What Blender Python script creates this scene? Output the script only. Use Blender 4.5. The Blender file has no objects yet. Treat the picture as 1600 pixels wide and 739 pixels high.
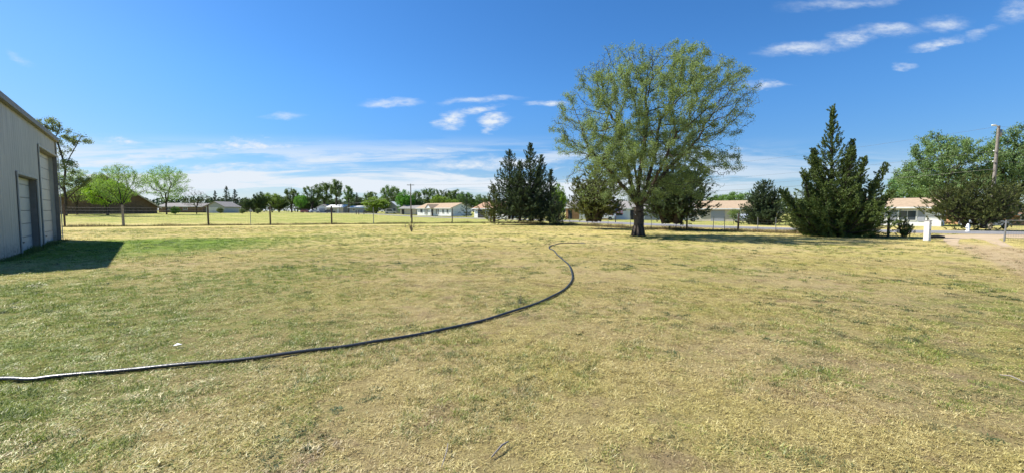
import bpy, math, random
import numpy as np
from mathutils import Vector, Matrix, Euler
R = math.radians
SC = bpy.context.scene
COL = SC.collection
rng = np.random.default_rng(7)
random.seed(7)

# ------------------------------------------------------------------ camera
W0, H0, F = 1600.0, 739.0, 640.0           # pixels of the photograph, focal length in them
PITCH, ROLL, CAMH = R(3.42), R(0.26), 1.6
cam_d = bpy.data.cameras.new("camera")
cam = bpy.data.objects.new("camera", cam_d); COL.objects.link(cam)
cam_d.sensor_fit = 'HORIZONTAL'; cam_d.sensor_width = 36.0; cam_d.lens = 36.0*F/W0
cam_d.clip_start = 0.05; cam_d.clip_end = 6000
cam.matrix_world = (Matrix.Translation((0, 0, CAMH)) @ Matrix.Rotation(R(90)-PITCH, 4, 'X')
                    @ Matrix.Rotation(ROLL, 4, 'Z'))
SC.camera = cam
CM = cam.matrix_world.to_3x3()

# ------------------------------------------------------------------ light
SUN_EL = R(50)
SUN_AZ = math.atan2(-0.965, 0.26)           # from +Y, clockwise; the sun stands to the left and slightly beyond
sun_dir = Vector((math.sin(SUN_AZ)*math.cos(SUN_EL), math.cos(SUN_AZ)*math.cos(SUN_EL), math.sin(SUN_EL)))
sd = bpy.data.lights.new("sun", 'SUN'); sd.energy = 5.0; sd.angle = R(0.53); sd.color = (1.0, 0.95, 0.87)
sun = bpy.data.objects.new("sun", sd); COL.objects.link(sun)
sun.rotation_euler = sun_dir.to_track_quat('Z', 'Y').to_euler(); sun.location = sun_dir*60
SC.view_settings.view_transform = 'Standard'; SC.view_settings.look = 'None'
SC.view_settings.exposure = 0.74; SC.view_settings.gamma = 1.0
SC.render.engine = 'CYCLES'
SC.cycles.use_denoising = True; SC.cycles.sample_clamp_indirect = 3.0; SC.cycles.denoising_prefilter = 'ACCURATE'; SC.cycles.denoising_quality = 'HIGH'
SC.cycles.max_bounces = 6; SC.cycles.diffuse_bounces = 2; SC.cycles.glossy_bounces = 2
SC.cycles.transmission_bounces = 4; SC.cycles.transparent_max_bounces = 6
SC.cycles.caustics_reflective = False; SC.cycles.caustics_refractive = False

def pdir(px, py):
    return (CM @ Vector(((px-W0/2)/F, -(py-H0/2)/F, -1.0))).normalized()
def gp(px, py, z=0.0):
    d = pdir(px, py); t = (z-CAMH)/d.z
    return Vector((d.x*t, d.y*t, z))
def at(px, Y):                               # ground point that stands at pixel column px, Y metres ahead
    d = pdir(px, 331+(px-800)*.0045); return Vector((d.x/d.y*Y, Y, hz(d.x/d.y*Y, Y)))
def ztop(px, py, Y):                         # height of a point at that pixel, Y metres ahead
    d = pdir(px, py); return CAMH + d.z/d.y*Y
def sstep(a, b, x):
    t = min(1, max(0, (x-a)/(b-a))); return t*t*(3-2*t)
def hz(x, y):                                # the field beyond the left fence rises a little
    return 0.75*sstep(48, 120, y)*sstep(-18, -60, x)

# ------------------------------------------------------------------ node helpers
class NT:
    def __init__(s, tree): s.t = tree
    def n(s, typ, **kw):
        nd = s.t.nodes.new(typ)
        for k, v in kw.items(): setattr(nd, k, v)
        return nd
    def put(s, sock, v):
        if isinstance(v, bpy.types.NodeSocket): s.t.links.new(v, sock)
        elif v is not None:
            if hasattr(sock.default_value, '__len__') and len(sock.default_value) == 4 and len(v) == 3: v = (*v, 1)
            sock.default_value = v
    def math(s, op, a, b=None, c=None, clamp=False):
        m = s.n('ShaderNodeMath', operation=op, use_clamp=clamp); s.put(m.inputs[0], a)
        if b is not None: s.put(m.inputs[1], b)
        if c is not None: s.put(m.inputs[2], c)
        return m.outputs[0]
    def vmath(s, op, a, b=None, sc=None):
        m = s.n('ShaderNodeVectorMath', operation=op); s.put(m.inputs[0], a)
        if b is not None: s.put(m.inputs[1], b)
        if sc is not None: s.put(m.inputs['Scale'], sc)
        return m.outputs['Value'] if op in ('LENGTH', 'DISTANCE', 'DOT_PRODUCT') else m.outputs[0]
    def mix(s, f, a, b, bt='MIX'):
        m = s.n('ShaderNodeMix', data_type='RGBA', blend_type=bt)
        s.put(m.inputs[0], f); s.put(m.inputs[6], a); s.put(m.inputs[7], b); return m.outputs[2]
    def rng(s, v, a, b, c=0.0, d=1.0, smooth=False):
        m = s.n('ShaderNodeMapRange', interpolation_type='SMOOTHSTEP' if smooth else 'LINEAR')
        s.put(m.inputs[0], v)
        for i, q in enumerate((a, b, c, d)): m.inputs[i+1].default_value = q
        return m.outputs[0]
    def noise(s, vec, scale, detail=3, rough=.55, dist=0.0, col=False):
        m = s.n('ShaderNodeTexNoise'); s.put(m.inputs['Vector'], vec)
        m.inputs['Scale'].default_value = scale; m.inputs['Detail'].default_value = detail
        m.inputs['Roughness'].default_value = rough; m.inputs['Distortion'].default_value = dist
        return m.outputs['Color' if col else 'Fac']
    def ramp(s, f, stops):
        m = s.n('ShaderNodeValToRGB'); s.put(m.inputs[0], f); e = m.color_ramp.elements
        while len(e) < len(stops): e.new(0.5)
        for i, (p, c) in enumerate(stops): e[i].position = p; e[i].color = (*c, 1)
        return m.outputs[0]
    def comb(s, x, y, z):
        m = s.n('ShaderNodeCombineXYZ')
        for i, v in enumerate((x, y, z)): s.put(m.inputs[i], v)
        return m.outputs[0]
    def sep(s, v):
        m = s.n('ShaderNodeSeparateXYZ'); s.put(m.inputs[0], v); return m.outputs

# ------------------------------------------------------------------ sky
world = bpy.data.worlds.new("World"); SC.world = world; world.use_nodes = True
world.node_tree.nodes.clear(); w = NT(world.node_tree)
sky = w.n('ShaderNodeTexSky', sky_type='NISHITA'); sky.sun_disc = False
sky.sun_elevation = SUN_EL; sky.sun_rotation = SUN_AZ; sky.altitude = 600
sky.air_density = 1.0; sky.dust_density = 0.35; sky.ozone_density = 3.0
hs = w.n('ShaderNodeHueSaturation'); hs.inputs['Saturation'].default_value = 1.22; hs.inputs['Value'].default_value = 1.0
w.put(hs.inputs['Color'], sky.outputs[0])
tc = w.n('ShaderNodeTexCoord'); dx, dy, dz = w.sep(tc.outputs['Generated'])
ys = w.math('MAXIMUM', dy, 0.08)
u = w.math('DIVIDE', dx, ys); v = w.math('DIVIDE', dz, ys)
uv = w.comb(u, v, 0.0)
st = w.comb(w.math('MULTIPLY', u, 1.0), w.math('MULTIPLY', v, 3.2), 0.0)
wn = w.noise(st, 5.0, 6, .65, col=True)
warp = w.vmath('SCALE', w.vmath('SUBTRACT', wn, (.5, .5, .5)), sc=0.15)
warp = w.vmath('MULTIPLY', warp, (1.0, 0.45, 0.0))
uvw = w.vmath('ADD', uv, warp)
# clouds: position, half size and tilt (all as directions on the sky), density
CL = [(1255, 78, 75, 10, 3, .50), (1322, 64, 42, 13, 6, .55), (1385, 52, 62, 12, 3, .50), (1463, 70, 50, 9, 14, .55), (1478, 38, 46, 13, 2, .45),
      (1421, 105, 18, 7, 0, .45), (1540, 52, 36, 9, 12, .30), (1590, 20, 36, 20, 10, .35), (1330, 4, 110, 10, 4, .30), (1200, 134, 44, 6, 0, .55),
      (851, 164, 36, 6, 2, .75), (745, 158, 70, 6, 2, .45), (704, 185, 30, 12, 14, .95), (748, 175, 36, 6, 6, .7), (774, 188, 26, 9, 4, .95), (755, 198, 10, 6, 20, .5),
      (610, 158, 48, 7, 2, .5), (440, 183, 36, 6, 1, .45), (190, 220, 42, 8, -4, .6), (385, 226, 120, 8, 1, .75), (26, 94, 22, 12, -25, .25),
      (240, 243, 130, 7, 0, .6), (560, 236, 120, 6, 0, .35), (680, 231, 60, 5, 0, .45), (740, 258, 130, 11, 2, .65), (545, 244, 40, 7, 0, .5), (1155, 237, 26, 6, 0, .35), (460, 262, 200, 10, 0, .4)]
tot = None
for (px, py, rx, ry, tilt, dens) in CL:
    d = pdir(px, py); cx, cz = d.x/d.y, d.z/d.y
    mp = w.n('ShaderNodeMapping', vector_type='TEXTURE'); w.put(mp.inputs[0], uvw)
    mp.inputs['Location'].default_value = (cx, cz, 0); mp.inputs['Rotation'].default_value = (0, 0, R(tilt))
    mp.inputs['Scale'].default_value = (rx/F, ry/F, 1)
    m = w.rng(w.vmath('LENGTH', mp.outputs[0]), 1.15, 0.0, 0.0, dens*1.35, True)
    tot = m if tot is None else w.math('MAXIMUM', tot, m)
fib = w.noise(w.comb(w.math('MULTIPLY', u, 1.0), w.math('MULTIPLY', v, 2.6), 0.0), 22, 6, .65)
tot = w.math('MULTIPLY', tot, w.rng(fib, .32, .62, .15, 1.15))
# a bank of thin layered cloud low over the horizon, thickest to the left
bn = w.noise(w.comb(w.math('MULTIPLY', u, 1.6), w.math('MULTIPLY', v, 15.0), 3.0), 1.6, 7, .62, .4)
bank = w.math('MULTIPLY', w.rng(bn, .40, .58, 0, 1.1, True), w.rng(v, .19, .10, 0, 1, True))
bank = w.math('MULTIPLY', bank, w.rng(u, 1.1, -.1, .25, 1.0, True))
low = w.math('MULTIPLY', w.rng(v, .13, .0, 0, .45, True), w.rng(u, 1.4, 0, .45, 1.0))
veil = w.math('MULTIPLY', w.rng(u, -.5, -1.5, 0, .16, True), w.rng(v, .62, .1, .4, 1.0))
thin = w.math('MAXIMUM', tot, w.math('MAXIMUM', bank, low))
thin = w.math('ADD', thin, veil)
front = w.rng(dy, .1, .2)
thin = w.math('MULTIPLY', thin, front, clamp=True)
skyt = w.mix(w.rng(dz, .0, .30, 0, 1, True), (.60, .70, .86), (0.80, 1.08, 1.28))
skyc = w.mix(1.0, hs.outputs[0], skyt, 'MULTIPLY')
skyc = w.mix(thin, skyc, (6.0, 6.55, 7.2))
bg = w.n('ShaderNodeBackground'); w.put(bg.inputs[0], skyc); bg.inputs[1].default_value = 0.080
wo = w.n('ShaderNodeOutputWorld'); w.put(wo.inputs[0], bg.outputs[0])

# ------------------------------------------------------------------ mesh helpers
def link(name, me, mat=None, parent=None):
    o = bpy.data.objects.new(name, me); COL.objects.link(o)
    if mat is not None and me is not None: me.materials.append(mat)
    if parent is not None: o.parent = parent
    return o
def tag(o, label, cat, group=None):
    o['label'] = label; o['category'] = cat
    if group: o['group'] = group
    return o
def empty(name, loc, label, cat, group=None, rz=0):
    o = bpy.data.objects.new(name, None); COL.objects.link(o); o.location = loc; o.rotation_euler = (0, 0, rz)
    o.empty_display_size = .3
    return tag(o, label, cat, group)
def kind(o, k): o['kind'] = k; return o
class MB:
    def __init__(s): s.v = []; s.f = []
    def add(s, vs, fs):
        b = len(s.v); s.v += [tuple(p) for p in vs]; s.f += [tuple(i+b for i in f) for f in fs]; return s
    def box(s, x0, x1, y0, y1, z0, z1):
        return s.add([(x0,y0,z0),(x1,y0,z0),(x1,y1,z0),(x0,y1,z0),(x0,y0,z1),(x1,y0,z1),(x1,y1,z1),(x0,y1,z1)],
                     [(3,2,1,0),(4,5,6,7),(0,1,5,4),(1,2,6,5),(2,3,7,6),(3,0,4,7)])
    def tube(s, pts, r, n=6, cap=True):
        pts = [Vector(p) for p in pts]; rs = r if hasattr(r, '__len__') else [r]*len(pts)
        b = len(s.v)
        for i, p in enumerate(pts):
            d = (pts[min(i+1, len(pts)-1)]-pts[max(i-1, 0)]).normalized()
            a = d.cross(Vector((0.13, .21, 1)) if abs(d.z) < .9 else Vector((1, .1, 0))).normalized(); c = d.cross(a)
            for k in range(n):
                t = 2*math.pi*k/n; s.v.append(tuple(p+(a*math.cos(t)+c*math.sin(t))*rs[i]))
        for i in range(len(pts)-1):
            for k in range(n):
                k2 = (k+1) % n; s.f.append((b+i*n+k, b+i*n+k2, b+(i+1)*n+k2, b+(i+1)*n+k))
        if cap:
            s.f.append(tuple(b+k for k in reversed(range(n)))); e = b+(len(pts)-1)*n; s.f.append(tuple(e+k for k in range(n)))
        return s
    def prism(s, poly, y0, y1):                # polygon in xz extruded along y
        n = len(poly)
        return s.add([(x, y0, z) for x, z in poly]+[(x, y1, z) for x, z in poly],
                     [tuple(range(n)), tuple(reversed(range(n, 2*n)))]+[(i, i+n, (i+1) % n+n, (i+1) % n) for i in range(n)])
    def build(s, name, mat, parent=None, smooth=False, bevel=0):
        me = bpy.data.meshes.new(name); me.from_pydata(s.v, [], s.f)
        import bmesh
        bm = bmesh.new(); bm.from_mesh(me); bmesh.ops.recalc_face_normals(bm, faces=bm.faces)
        if bevel: bmesh.ops.bevel(bm, geom=bm.edges[:], offset=bevel, segments=2, affect='EDGES', clamp_overlap=True)
        bm.to_mesh(me); bm.free()
        if smooth: me.polygons.foreach_set('use_smooth', [True]*len(me.polygons))
        return link(name, me, mat, parent)
def fastmesh(name, co, k, tint=None, faces=None, smooth=False):
    """co (N,3); faces (M,k) or consecutive runs of k"""
    me = bpy.data.meshes.new(name); co = np.asarray(co, dtype=np.float32)
    if faces is None: faces = np.arange(len(co)).reshape(-1, k)
    faces = np.asarray(faces, dtype=np.int32); m = len(faces)
    me.vertices.add(len(co)); me.vertices.foreach_set('co', co.ravel())
    me.loops.add(m*k); me.loops.foreach_set('vertex_index', faces.ravel())
    me.polygons.add(m); me.polygons.foreach_set('loop_start', np.arange(m, dtype=np.int32)*k)
    try: me.polygons.foreach_set('loop_total', np.full(m, k, dtype=np.int32))
    except Exception: pass
    me.update(calc_edges=True)
    if tint is not None:
        a = me.attributes.new('tint', 'FLOAT', 'FACE'); a.data.foreach_set('value', np.asarray(tint, dtype=np.float32))
    if smooth: me.polygons.foreach_set('use_smooth', [True]*m)
    return me

# ------------------------------------------------------------------ materials
def mat(name, col, rough=.7, spec=.3, var=.0, scale=3.0, metal=0.0, bump=0.0, bscale=20, var2=None):
    m = bpy.data.materials.new(name); m.use_nodes = True; n = NT(m.node_tree)
    b = m.node_tree.nodes['Principled BSDF']; b.inputs['Roughness'].default_value = rough
    b.inputs['Specular IOR Level'].default_value = spec; b.inputs['Metallic'].default_value = metal
    g = n.n('ShaderNodeNewGeometry').outputs['Position']
    if var:
        f = n.noise(g, scale, 5, .6); c2 = var2 or tuple(c*(1-var) for c in col)
        n.put(b.inputs['Base Color'], n.mix(n.rng(f, .35, .65), col, c2))
    else: b.inputs['Base Color'].default_value = (*col, 1)
    if bump:
        bp = n.n('ShaderNodeBump'); bp.inputs['Strength'].default_value = bump; bp.inputs['Distance'].default_value = .02
        n.put(bp.inputs['Height'], n.noise(g, bscale, 4)); n.put(b.inputs['Normal'], bp.outputs[0])
    return m
def leafmat(name, dark, light, trans=.35, objcol=False, scale=.7, rough=.6):
    m = bpy.data.materials.new(name); m.use_nodes = True; n = NT(m.node_tree); m.node_tree.nodes.clear()
    a = n.n('ShaderNodeAttribute', attribute_name='tint').outputs['Fac']
    g = n.n('ShaderNodeNewGeometry').outputs['Position']
    f = n.math('ADD', n.math('MULTIPLY', a, .65), n.math('MULTIPLY', n.noise(g, scale, 3), .45))
    c = n.mix(n.rng(f, .15, .95), dark, light)
    if objcol:
        oi = n.n('ShaderNodeObjectInfo'); c = n.mix(1.0, c, oi.outputs['Color'], 'MULTIPLY')
    p = n.n('ShaderNodeBsdfPrincipled'); n.put(p.inputs['Base Color'], c); p.inputs['Roughness'].default_value = rough
    p.inputs['Specular IOR Level'].default_value = .25
    t = n.n('ShaderNodeBsdfTranslucent'); n.put(t.inputs[0], n.mix(1.0, c, (1.15, 1.25, .6), 'MULTIPLY'))
    x = n.n('ShaderNodeMixShader'); x.inputs[0].default_value = trans
    n.put(x.inputs[1], p.outputs[0]); n.put(x.inputs[2], t.outputs[0])
    o = n.n('ShaderNodeOutputMaterial'); n.put(o.inputs[0], x.outputs[0]); return m

# greenness of the turf as a function of world position, shared by ground and blades
def turf(n, pos, tint):
    px, py, pz = n.sep(pos)
    p2 = n.comb(px, py, 0.0)
    big = n.noise(p2, .22, 3, .5)
    mid = n.noise(p2, 1.1, 4, .6, .6)
    fine = n.noise(p2, 4.5, 4, .65)
    g = n.math('ADD', n.math('MULTIPLY', big, .55), n.math('MULTIPLY', mid, .75))
    g = n.math('ADD', g, n.math('MULTIPLY', fine, .5))          # mean about .9
    g = n.rng(g, .83, 1.24, 0.03, .80)
    for (cx, cy, r0, r1, wgt) in [(-9, 6, 8, 1, .46), (-4.6, 4.4, 4.4, 0, .36), (-17.5, 17.5, 8.5, 3, .6), (-14, 24, 9, 2, .22), (7.0, 5, 5, 1, .20), (.8, 3.4, 4.0, 0, -.24), (0, 14, 8, 0, -.08), (22, 22, 12, 2, -.10), (10, 27, 6, 2, .10)]:
        d = n.vmath('DISTANCE', p2, (cx, cy, 0)); g = n.math('ADD', g, n.rng(d, r0, r1, 0, wgt, True))
    far = n.rng(py, 42, 58, 0, .36); g = n.math('ADD', g, far, clamp=True)
    # straw
    straw = n.ramp(tint, [(0, (.13, .09, .045)), (.3, (.44, .335, .145)), (.65, (.69, .57, .255)), (1, (.80, .72, .43))])
    sy = n.noise(p2, .35, 3, .5)
    straw = n.mix(n.rng(sy, .35, .65, 0, .65), straw, n.ramp(tint, [(0, (.13, .115, .03)), (.5, (.55, .485, .125)), (1, (.74, .67, .22))]))
    green = n.ramp(tint, [(0, (.070, .105, .018)), (.45, (.185, .250, .036)), (1, (.38, .45, .075))])
    dk = n.rng(n.noise(p2, 2.2, 3, .6, .4), .48, .60)
    green = n.mix(n.math('MULTIPLY', dk, n.rng(px, -5, 1, .3, .8)), green, n.ramp(tint, [(0, (.030, .050, .026)), (1, (.12, .165, .075))]))
    bare = n.rng(n.noise(p2, 1.3, 5, .72, .5), .54, .68)
    straw = n.mix(n.math('MULTIPLY', bare, .8), straw, n.ramp(tint, [(0, (.12, .08, .045)), (.6, (.44, .315, .18)), (1, (.68, .54, .36))]))
    green = n.mix(n.math("MULTIPLY", n.rng(px, 0, -5, 0, .6), n.rng(py, 40, 26)), green, n.ramp(tint, [(0, (.07, .11, .015)), (.5, (.21, .29, .035)), (1, (.40, .48, .07))]))
    vd = n.rng(n.vmath('DISTANCE', p2, (-17.5, 17.5, 0)), 8.5, 3.5, 0, .8, True)
    green = n.mix(vd, green, n.ramp(tint, [(0, (.05, .10, .012)), (.5, (.15, .26, .025)), (1, (.30, .44, .05))]))
    # wheel tracks of the drive
    def seg(a, b, wd):
        ax, ay = a; bx, by = b; L = math.hypot(bx-ax, by-ay)
        nx, ny = -(by-ay)/L, (bx-ax)/L
        dd = n.math('ABSOLUTE', n.math('ADD', n.math('ADD', n.math('MULTIPLY', px, nx), n.math('MULTIPLY', py, ny)), n.math('ADD', -(ax*nx+ay*ny), n.math('MULTIPLY', n.math('SUBTRACT', mid, .5), .5))))
        return n.rng(dd, wd, wd*.25, 0, 1, True)
    tr = n.math('MAXIMUM', seg(T1[0], T1[1], 1.0), seg(T2[0], T2[1], 1.0)); tr = n.math('MULTIPLY', tr, n.math('MULTIPLY', n.rng(px, 27, 23), n.rng(px, 2.5, 8, .3, 1)))
    straw = n.mix(n.math('MULTIPLY', tr, 1.0), straw, n.ramp(tint, [(0, (.27, .19, .10)), (.6, (.56, .42, .24)), (1, (.68, .55, .34))]))
    return g, straw, green, tr, fine, mid, py
a_, b_ = gp(1505, 381), gp(1240, 640); T1 = ((a_.x, a_.y), (a_.x-8.5, a_.y-9.5))
a2, b2 = gp(1560, 386), gp(1600, 470); T2 = ((a2.x, a2.y), (a2.x-8.5, a2.y-9.5))

def grass_mat(name, bias=0.0, green_only=False):
    m = bpy.data.materials.new(name); m.use_nodes = True; n = NT(m.node_tree); m.node_tree.nodes.clear()
    a = n.n('ShaderNodeAttribute', attribute_name='tint').outputs['Fac']
    b = n.n('ShaderNodeAttribute', attribute_name='pick').outputs['Fac']
    oi = n.n('ShaderNodeObjectInfo').outputs['Random']
    tint = n.math('ADD', n.math('MULTIPLY', a, .7), n.math('MULTIPLY', oi, .3))
    pos = n.n('ShaderNodeNewGeometry').outputs['Position']
    g, straw, green, tr, fine, mid, py = turf(n, pos, tint)
    g = n.math('SUBTRACT', g, n.math('MULTIPLY', tr, .45))
    sel = n.rng(n.math('SUBTRACT', n.math('ADD', g, bias), b), -.06, .06)
    c = n.mix(sel, straw, green)
    p = n.n('ShaderNodeBsdfDiffuse'); n.put(p.inputs[0], c)
    t = n.n('ShaderNodeBsdfTranslucent'); n.put(t.inputs[0], c)
    gl = n.n('ShaderNodeBsdfGlossy'); gl.inputs['Roughness'].default_value = .45; gl.inputs[0].default_value = (.8, .8, .75, 1)
    x = n.n('ShaderNodeMixShader'); x.inputs[0].default_value = .3; n.put(x.inputs[1], p.outputs[0]); n.put(x.inputs[2], t.outputs[0])
    y = n.n('ShaderNodeMixShader'); y.inputs[0].default_value = .05; n.put(y.inputs[1], x.outputs[0]); n.put(y.inputs[2], gl.outputs[0])
    o = n.n('ShaderNodeOutputMaterial'); n.put(o.inputs[0], y.outputs[0]); return m
def ground_mat():
    m = bpy.data.materials.new('turf'); m.use_nodes = True; n = NT(m.node_tree)
    b = m.node_tree.nodes['Principled BSDF']; b.inputs['Roughness'].default_value = .95; b.inputs['Specular IOR Level'].default_value = .05
    pos = n.n('ShaderNodeNewGeometry').outputs['Position']
    x, y, z = n.sep(pos); p2 = n.comb(x, y, 0.0)
    tn = n.rng(n.noise(p2, 38, 6, .75), .3, .7)
    t2 = n.rng(n.noise(p2, 9, 6, .75), .32, .68)
    tint = n.math('ADD', n.math('MULTIPLY', tn, .5), n.math('MULTIPLY', t2, .42))
    g, straw, green, tr, fine, mid, py = turf(n, pos, tint)
    g = n.math('SUBTRACT', g, n.math('MULTIPLY', tr, .5))
    pk = n.rng(n.noise(p2, 24, 5, .8), .3, .7)
    sel = n.rng(n.math('SUBTRACT', g, pk), -.25, .25)
    c = n.mix(sel, straw, green)
    soil = n.mix(tn, (.11, .080, .045), (.33, .25, .145))
    near = n.rng(n.vmath('LENGTH', p2), 9, 30, .55, .0)
    c = n.mix(near, c, soil)
    c = n.mix(n.math('MULTIPLY', tr, .35), c, n.mix(tn, (.38, .30, .16), (.58, .48, .28)))
    n.put(b.inputs['Base Color'], c)
    bp = n.n('ShaderNodeBump'); bp.inputs['Strength'].default_value = .9; bp.inputs['Distance'].default_value = .05
    n.put(bp.inputs['Height'], n.math('ADD', n.noise(p2, 30, 6, .8), n.math('MULTIPLY', n.noise(p2, 6, 4, .7), 1.2))); n.put(b.inputs['Normal'], bp.outputs[0])
    return m
M = {}
M['ground'] = ground_mat()
M['asphalt'] = mat('asphalt', (.25, .245, .24), .9, .2, .25, 1.5, bump=.3, bscale=60)
M['dirt'] = mat('dirt', (.50, .385, .26), .95, .1, .35, 1.2, bump=.6, bscale=25, var2=(.40, .31, .19))
M['concrete'] = mat('concrete', (.50, .48, .44), .9, .2, .2, 2)
M['bark'] = mat('bark', (.10, .082, .068), .95, .1, .5, 5, bump=1.0, bscale=14)
M['bark_pale'] = mat('bark_pale', (.27, .24, .20), .95, .1, .4, 5)
M['wood_post'] = mat('wood_post', (.13, .10, .08), .9, .15, .4, 6)
M['wood_grey'] = mat('wood_grey', (.30, .265, .23), .9, .15, .35, 5)
M['steel'] = mat('steel', (.30, .30, .30), .5, .4, metal=.6)
M['wire'] = mat('wire', (.22, .21, .20), .5, .4, metal=.3)
M['white_paint'] = mat('white_paint', (.80, .80, .78), .6, .3, .12, 3)
M['white_siding'] = mat('white_siding', (.82, .82, .80), .6, .3, .05, 2)
M['grey_siding'] = mat('grey_siding', (.46, .48, .50), .7, .3, .1, 2)
M['beige'] = mat('beige', (.58, .52, .42), .8, .2, .12, 2)
M['tan_brick'] = mat('tan_brick', (.48, .27, .15), .9, .1, .3, 3)
M['brown_brick'] = mat('brown_brick', (.23, .155, .10), .9, .1, .3, 2)
M['shingle'] = mat('shingle', (.44, .33, .22), .95, .1, .2, 2.5, bump=.4, bscale=12)
M['shingle_red'] = mat('shingle_red', (.43, .27, .18), .95, .1, .2, 2)
M['shingle_brown'] = mat('shingle_brown', (.26, .165, .085), .95, .1, .3, .5)
M['shingle_grey'] = mat('shingle_grey', (.30, .28, .26), .95, .1, .2, 2)
M['roof_white'] = mat('roof_white', (.70, .70, .68), .6, .3)
M['shutter'] = mat('shutter', (.33, .35, .39), .7, .3)
M['dark'] = mat('dark', (.03, .03, .035), .5, .3)
M['glass'] = mat('glass', (.05, .065, .08), .08, .6)
M['rubber'] = mat('rubber', (.02, .02, .02), .8, .2)
M['red'] = mat('red', (.45, .04, .05), .6, .3)
M['navy'] = mat('navy', (.03, .05, .2), .6, .3)

# ------------------------------------------------------------------ ground, road, drive
def axis(vals): return np.array(sorted(set(vals)))
gx = axis([-2500, -1200, -600, -350]+list(range(-240, 241, 6))+[350, 600, 1200, 2500])
gy = axis([-1500, -600, -200, -80, -40]+list(range(-20, 260, 6))+[320, 420, 600, 1000, 2500])
co = np.array([(x, y, hz(x, y)) for y in gy for x in gx]); nx = len(gx)
fc = [(j*nx+i, j*nx+i+1, (j+1)*nx+i+1, (j+1)*nx+i) for j in range(len(gy)-1) for i in range(nx-1)]
kind(link('ground', fastmesh('ground', co, 4, faces=fc, smooth=True), M['ground']), 'structure')

def smooth_line(pts, k=8):
    pts = [Vector(p).to_2d() if len(p) == 3 else Vector(p) for p in pts]; out = []
    P = [pts[0]*2-pts[1]]+pts+[pts[-1]*2-pts[-2]]
    for i in range(1, len(P)-2):
        for j in range(k):
            t = j/k; a, b, c, d = P[i-1], P[i], P[i+1], P[i+2]
            out.append(.5*((2*b)+(c-a)*t+(2*a-5*b+4*c-d)*t*t+(3*b-a-3*c+d)*t**3))
    out.append(P[-2]); return out
def strip(name, line, w0, w1, z, m, k='structure', jit=0.0):
    vs, fs = [], []
    for i, p in enumerate(line):
        d = (line[min(i+1, len(line)-1)]-line[max(i-1, 0)]).normalized(); nrm = Vector((-d.y, d.x))
        for s in (w0, w1):
            q = p+nrm*(s+(random.uniform(-jit, jit))); vs.append((q.x, q.y, hz(q.x, q.y)+z))
    for i in range(len(line)-1): fs.append((2*i, 2*i+2, 2*i+3, 2*i+1))
    mb = MB(); mb.v = vs; mb.f = fs; return kind(mb.build(name, m), k)
ROADPTS = [(-260, 352), (-145, 238), (-60, 155), (-32, 126), (-5, 94), (10, 73), (20.5, 51), (30, 40), (44, 34.6), (70, 31), (140, 28), (300, 25)]
road_line = smooth_line(ROADPTS)
strip('road', road_line, -3.3, 3.3, .02, M['asphalt'])
strip('road_shoulder', road_line, -4.1, -3.25, .014, M['dirt'], jit=.12)
strip('road_shoulder', road_line, 3.25, 4.1, .014, M['concrete'], jit=.12)
# dirt apron of the drive
apr = [gp(*q) for q in [(1468, 367.3), (1530, 367), (1600, 367.5), (1660, 368.8), (1640, 371.5), (1600, 372), (1572, 371.6), (1560, 373.5), (1572, 380), (1583, 385.5), (1566, 385), (1549, 380), (1536, 374.5), (1520, 372.4), (1500, 373), (1497, 378), (1499, 384), (1484, 383), (1474, 376), (1474, 371)]]
from mathutils.geometry import tessellate_polygon
mb = MB(); mb.v = [(p.x, p.y, .010) for p in apr]; mb.f = [tuple(t) for t in tessellate_polygon([apr])]
kind(mb.build('driveway', M['dirt']), 'structure')

# ------------------------------------------------------------------ grass
def tuft_mesh(name, n, h, lean, width, rad, seed):
    r = np.random.default_rng(seed); ang = r.uniform(0, 2*np.pi, n); rr = rad*np.sqrt(r.uniform(0, 1, n))
    base = np.stack([np.cos(ang)*rr, np.sin(ang)*rr, np.zeros(n)-.004], 1)
    a2 = r.uniform(0, 2*np.pi, n); L = h*r.uniform(.45, 1.15, n); th = np.clip(r.normal(lean, .28, n), .05, 1.45)
    d = np.stack([np.sin(th)*np.cos(a2), np.sin(th)*np.sin(a2), np.cos(th)], 1)
    s = np.stack([-np.sin(a2), np.cos(a2), np.zeros(n)], 1)*width*r.uniform(.6, 1.3, n)[:, None]/2
    mid = base+d*L[:, None]*.55; th2 = np.minimum(th+.45, 1.5)
    d2 = np.stack([np.sin(th2)*np.cos(a2), np.sin(th2)*np.sin(a2), np.cos(th2)], 1)
    tip = mid+d2*L[:, None]*.45
    co = np.stack([base-s, base+s, mid+s*.7, mid-s*.7, tip], 1).reshape(-1, 3)
    idx = np.arange(n)*5
    f = []
    for i in idx: f += [(i, i+1, i+2), (i, i+2, i+3), (i+3, i+2, i+4)]
    t = np.repeat(r.uniform(0, 1, n), 3)
    me = fastmesh(name, co, 3, tint=t, faces=f)
    a = me.attributes.new('pick', 'FLOAT', 'FACE'); a.data.foreach_set('value', np.repeat(r.uniform(0, 1, n), 3).astype(np.float32))
    return me
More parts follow.
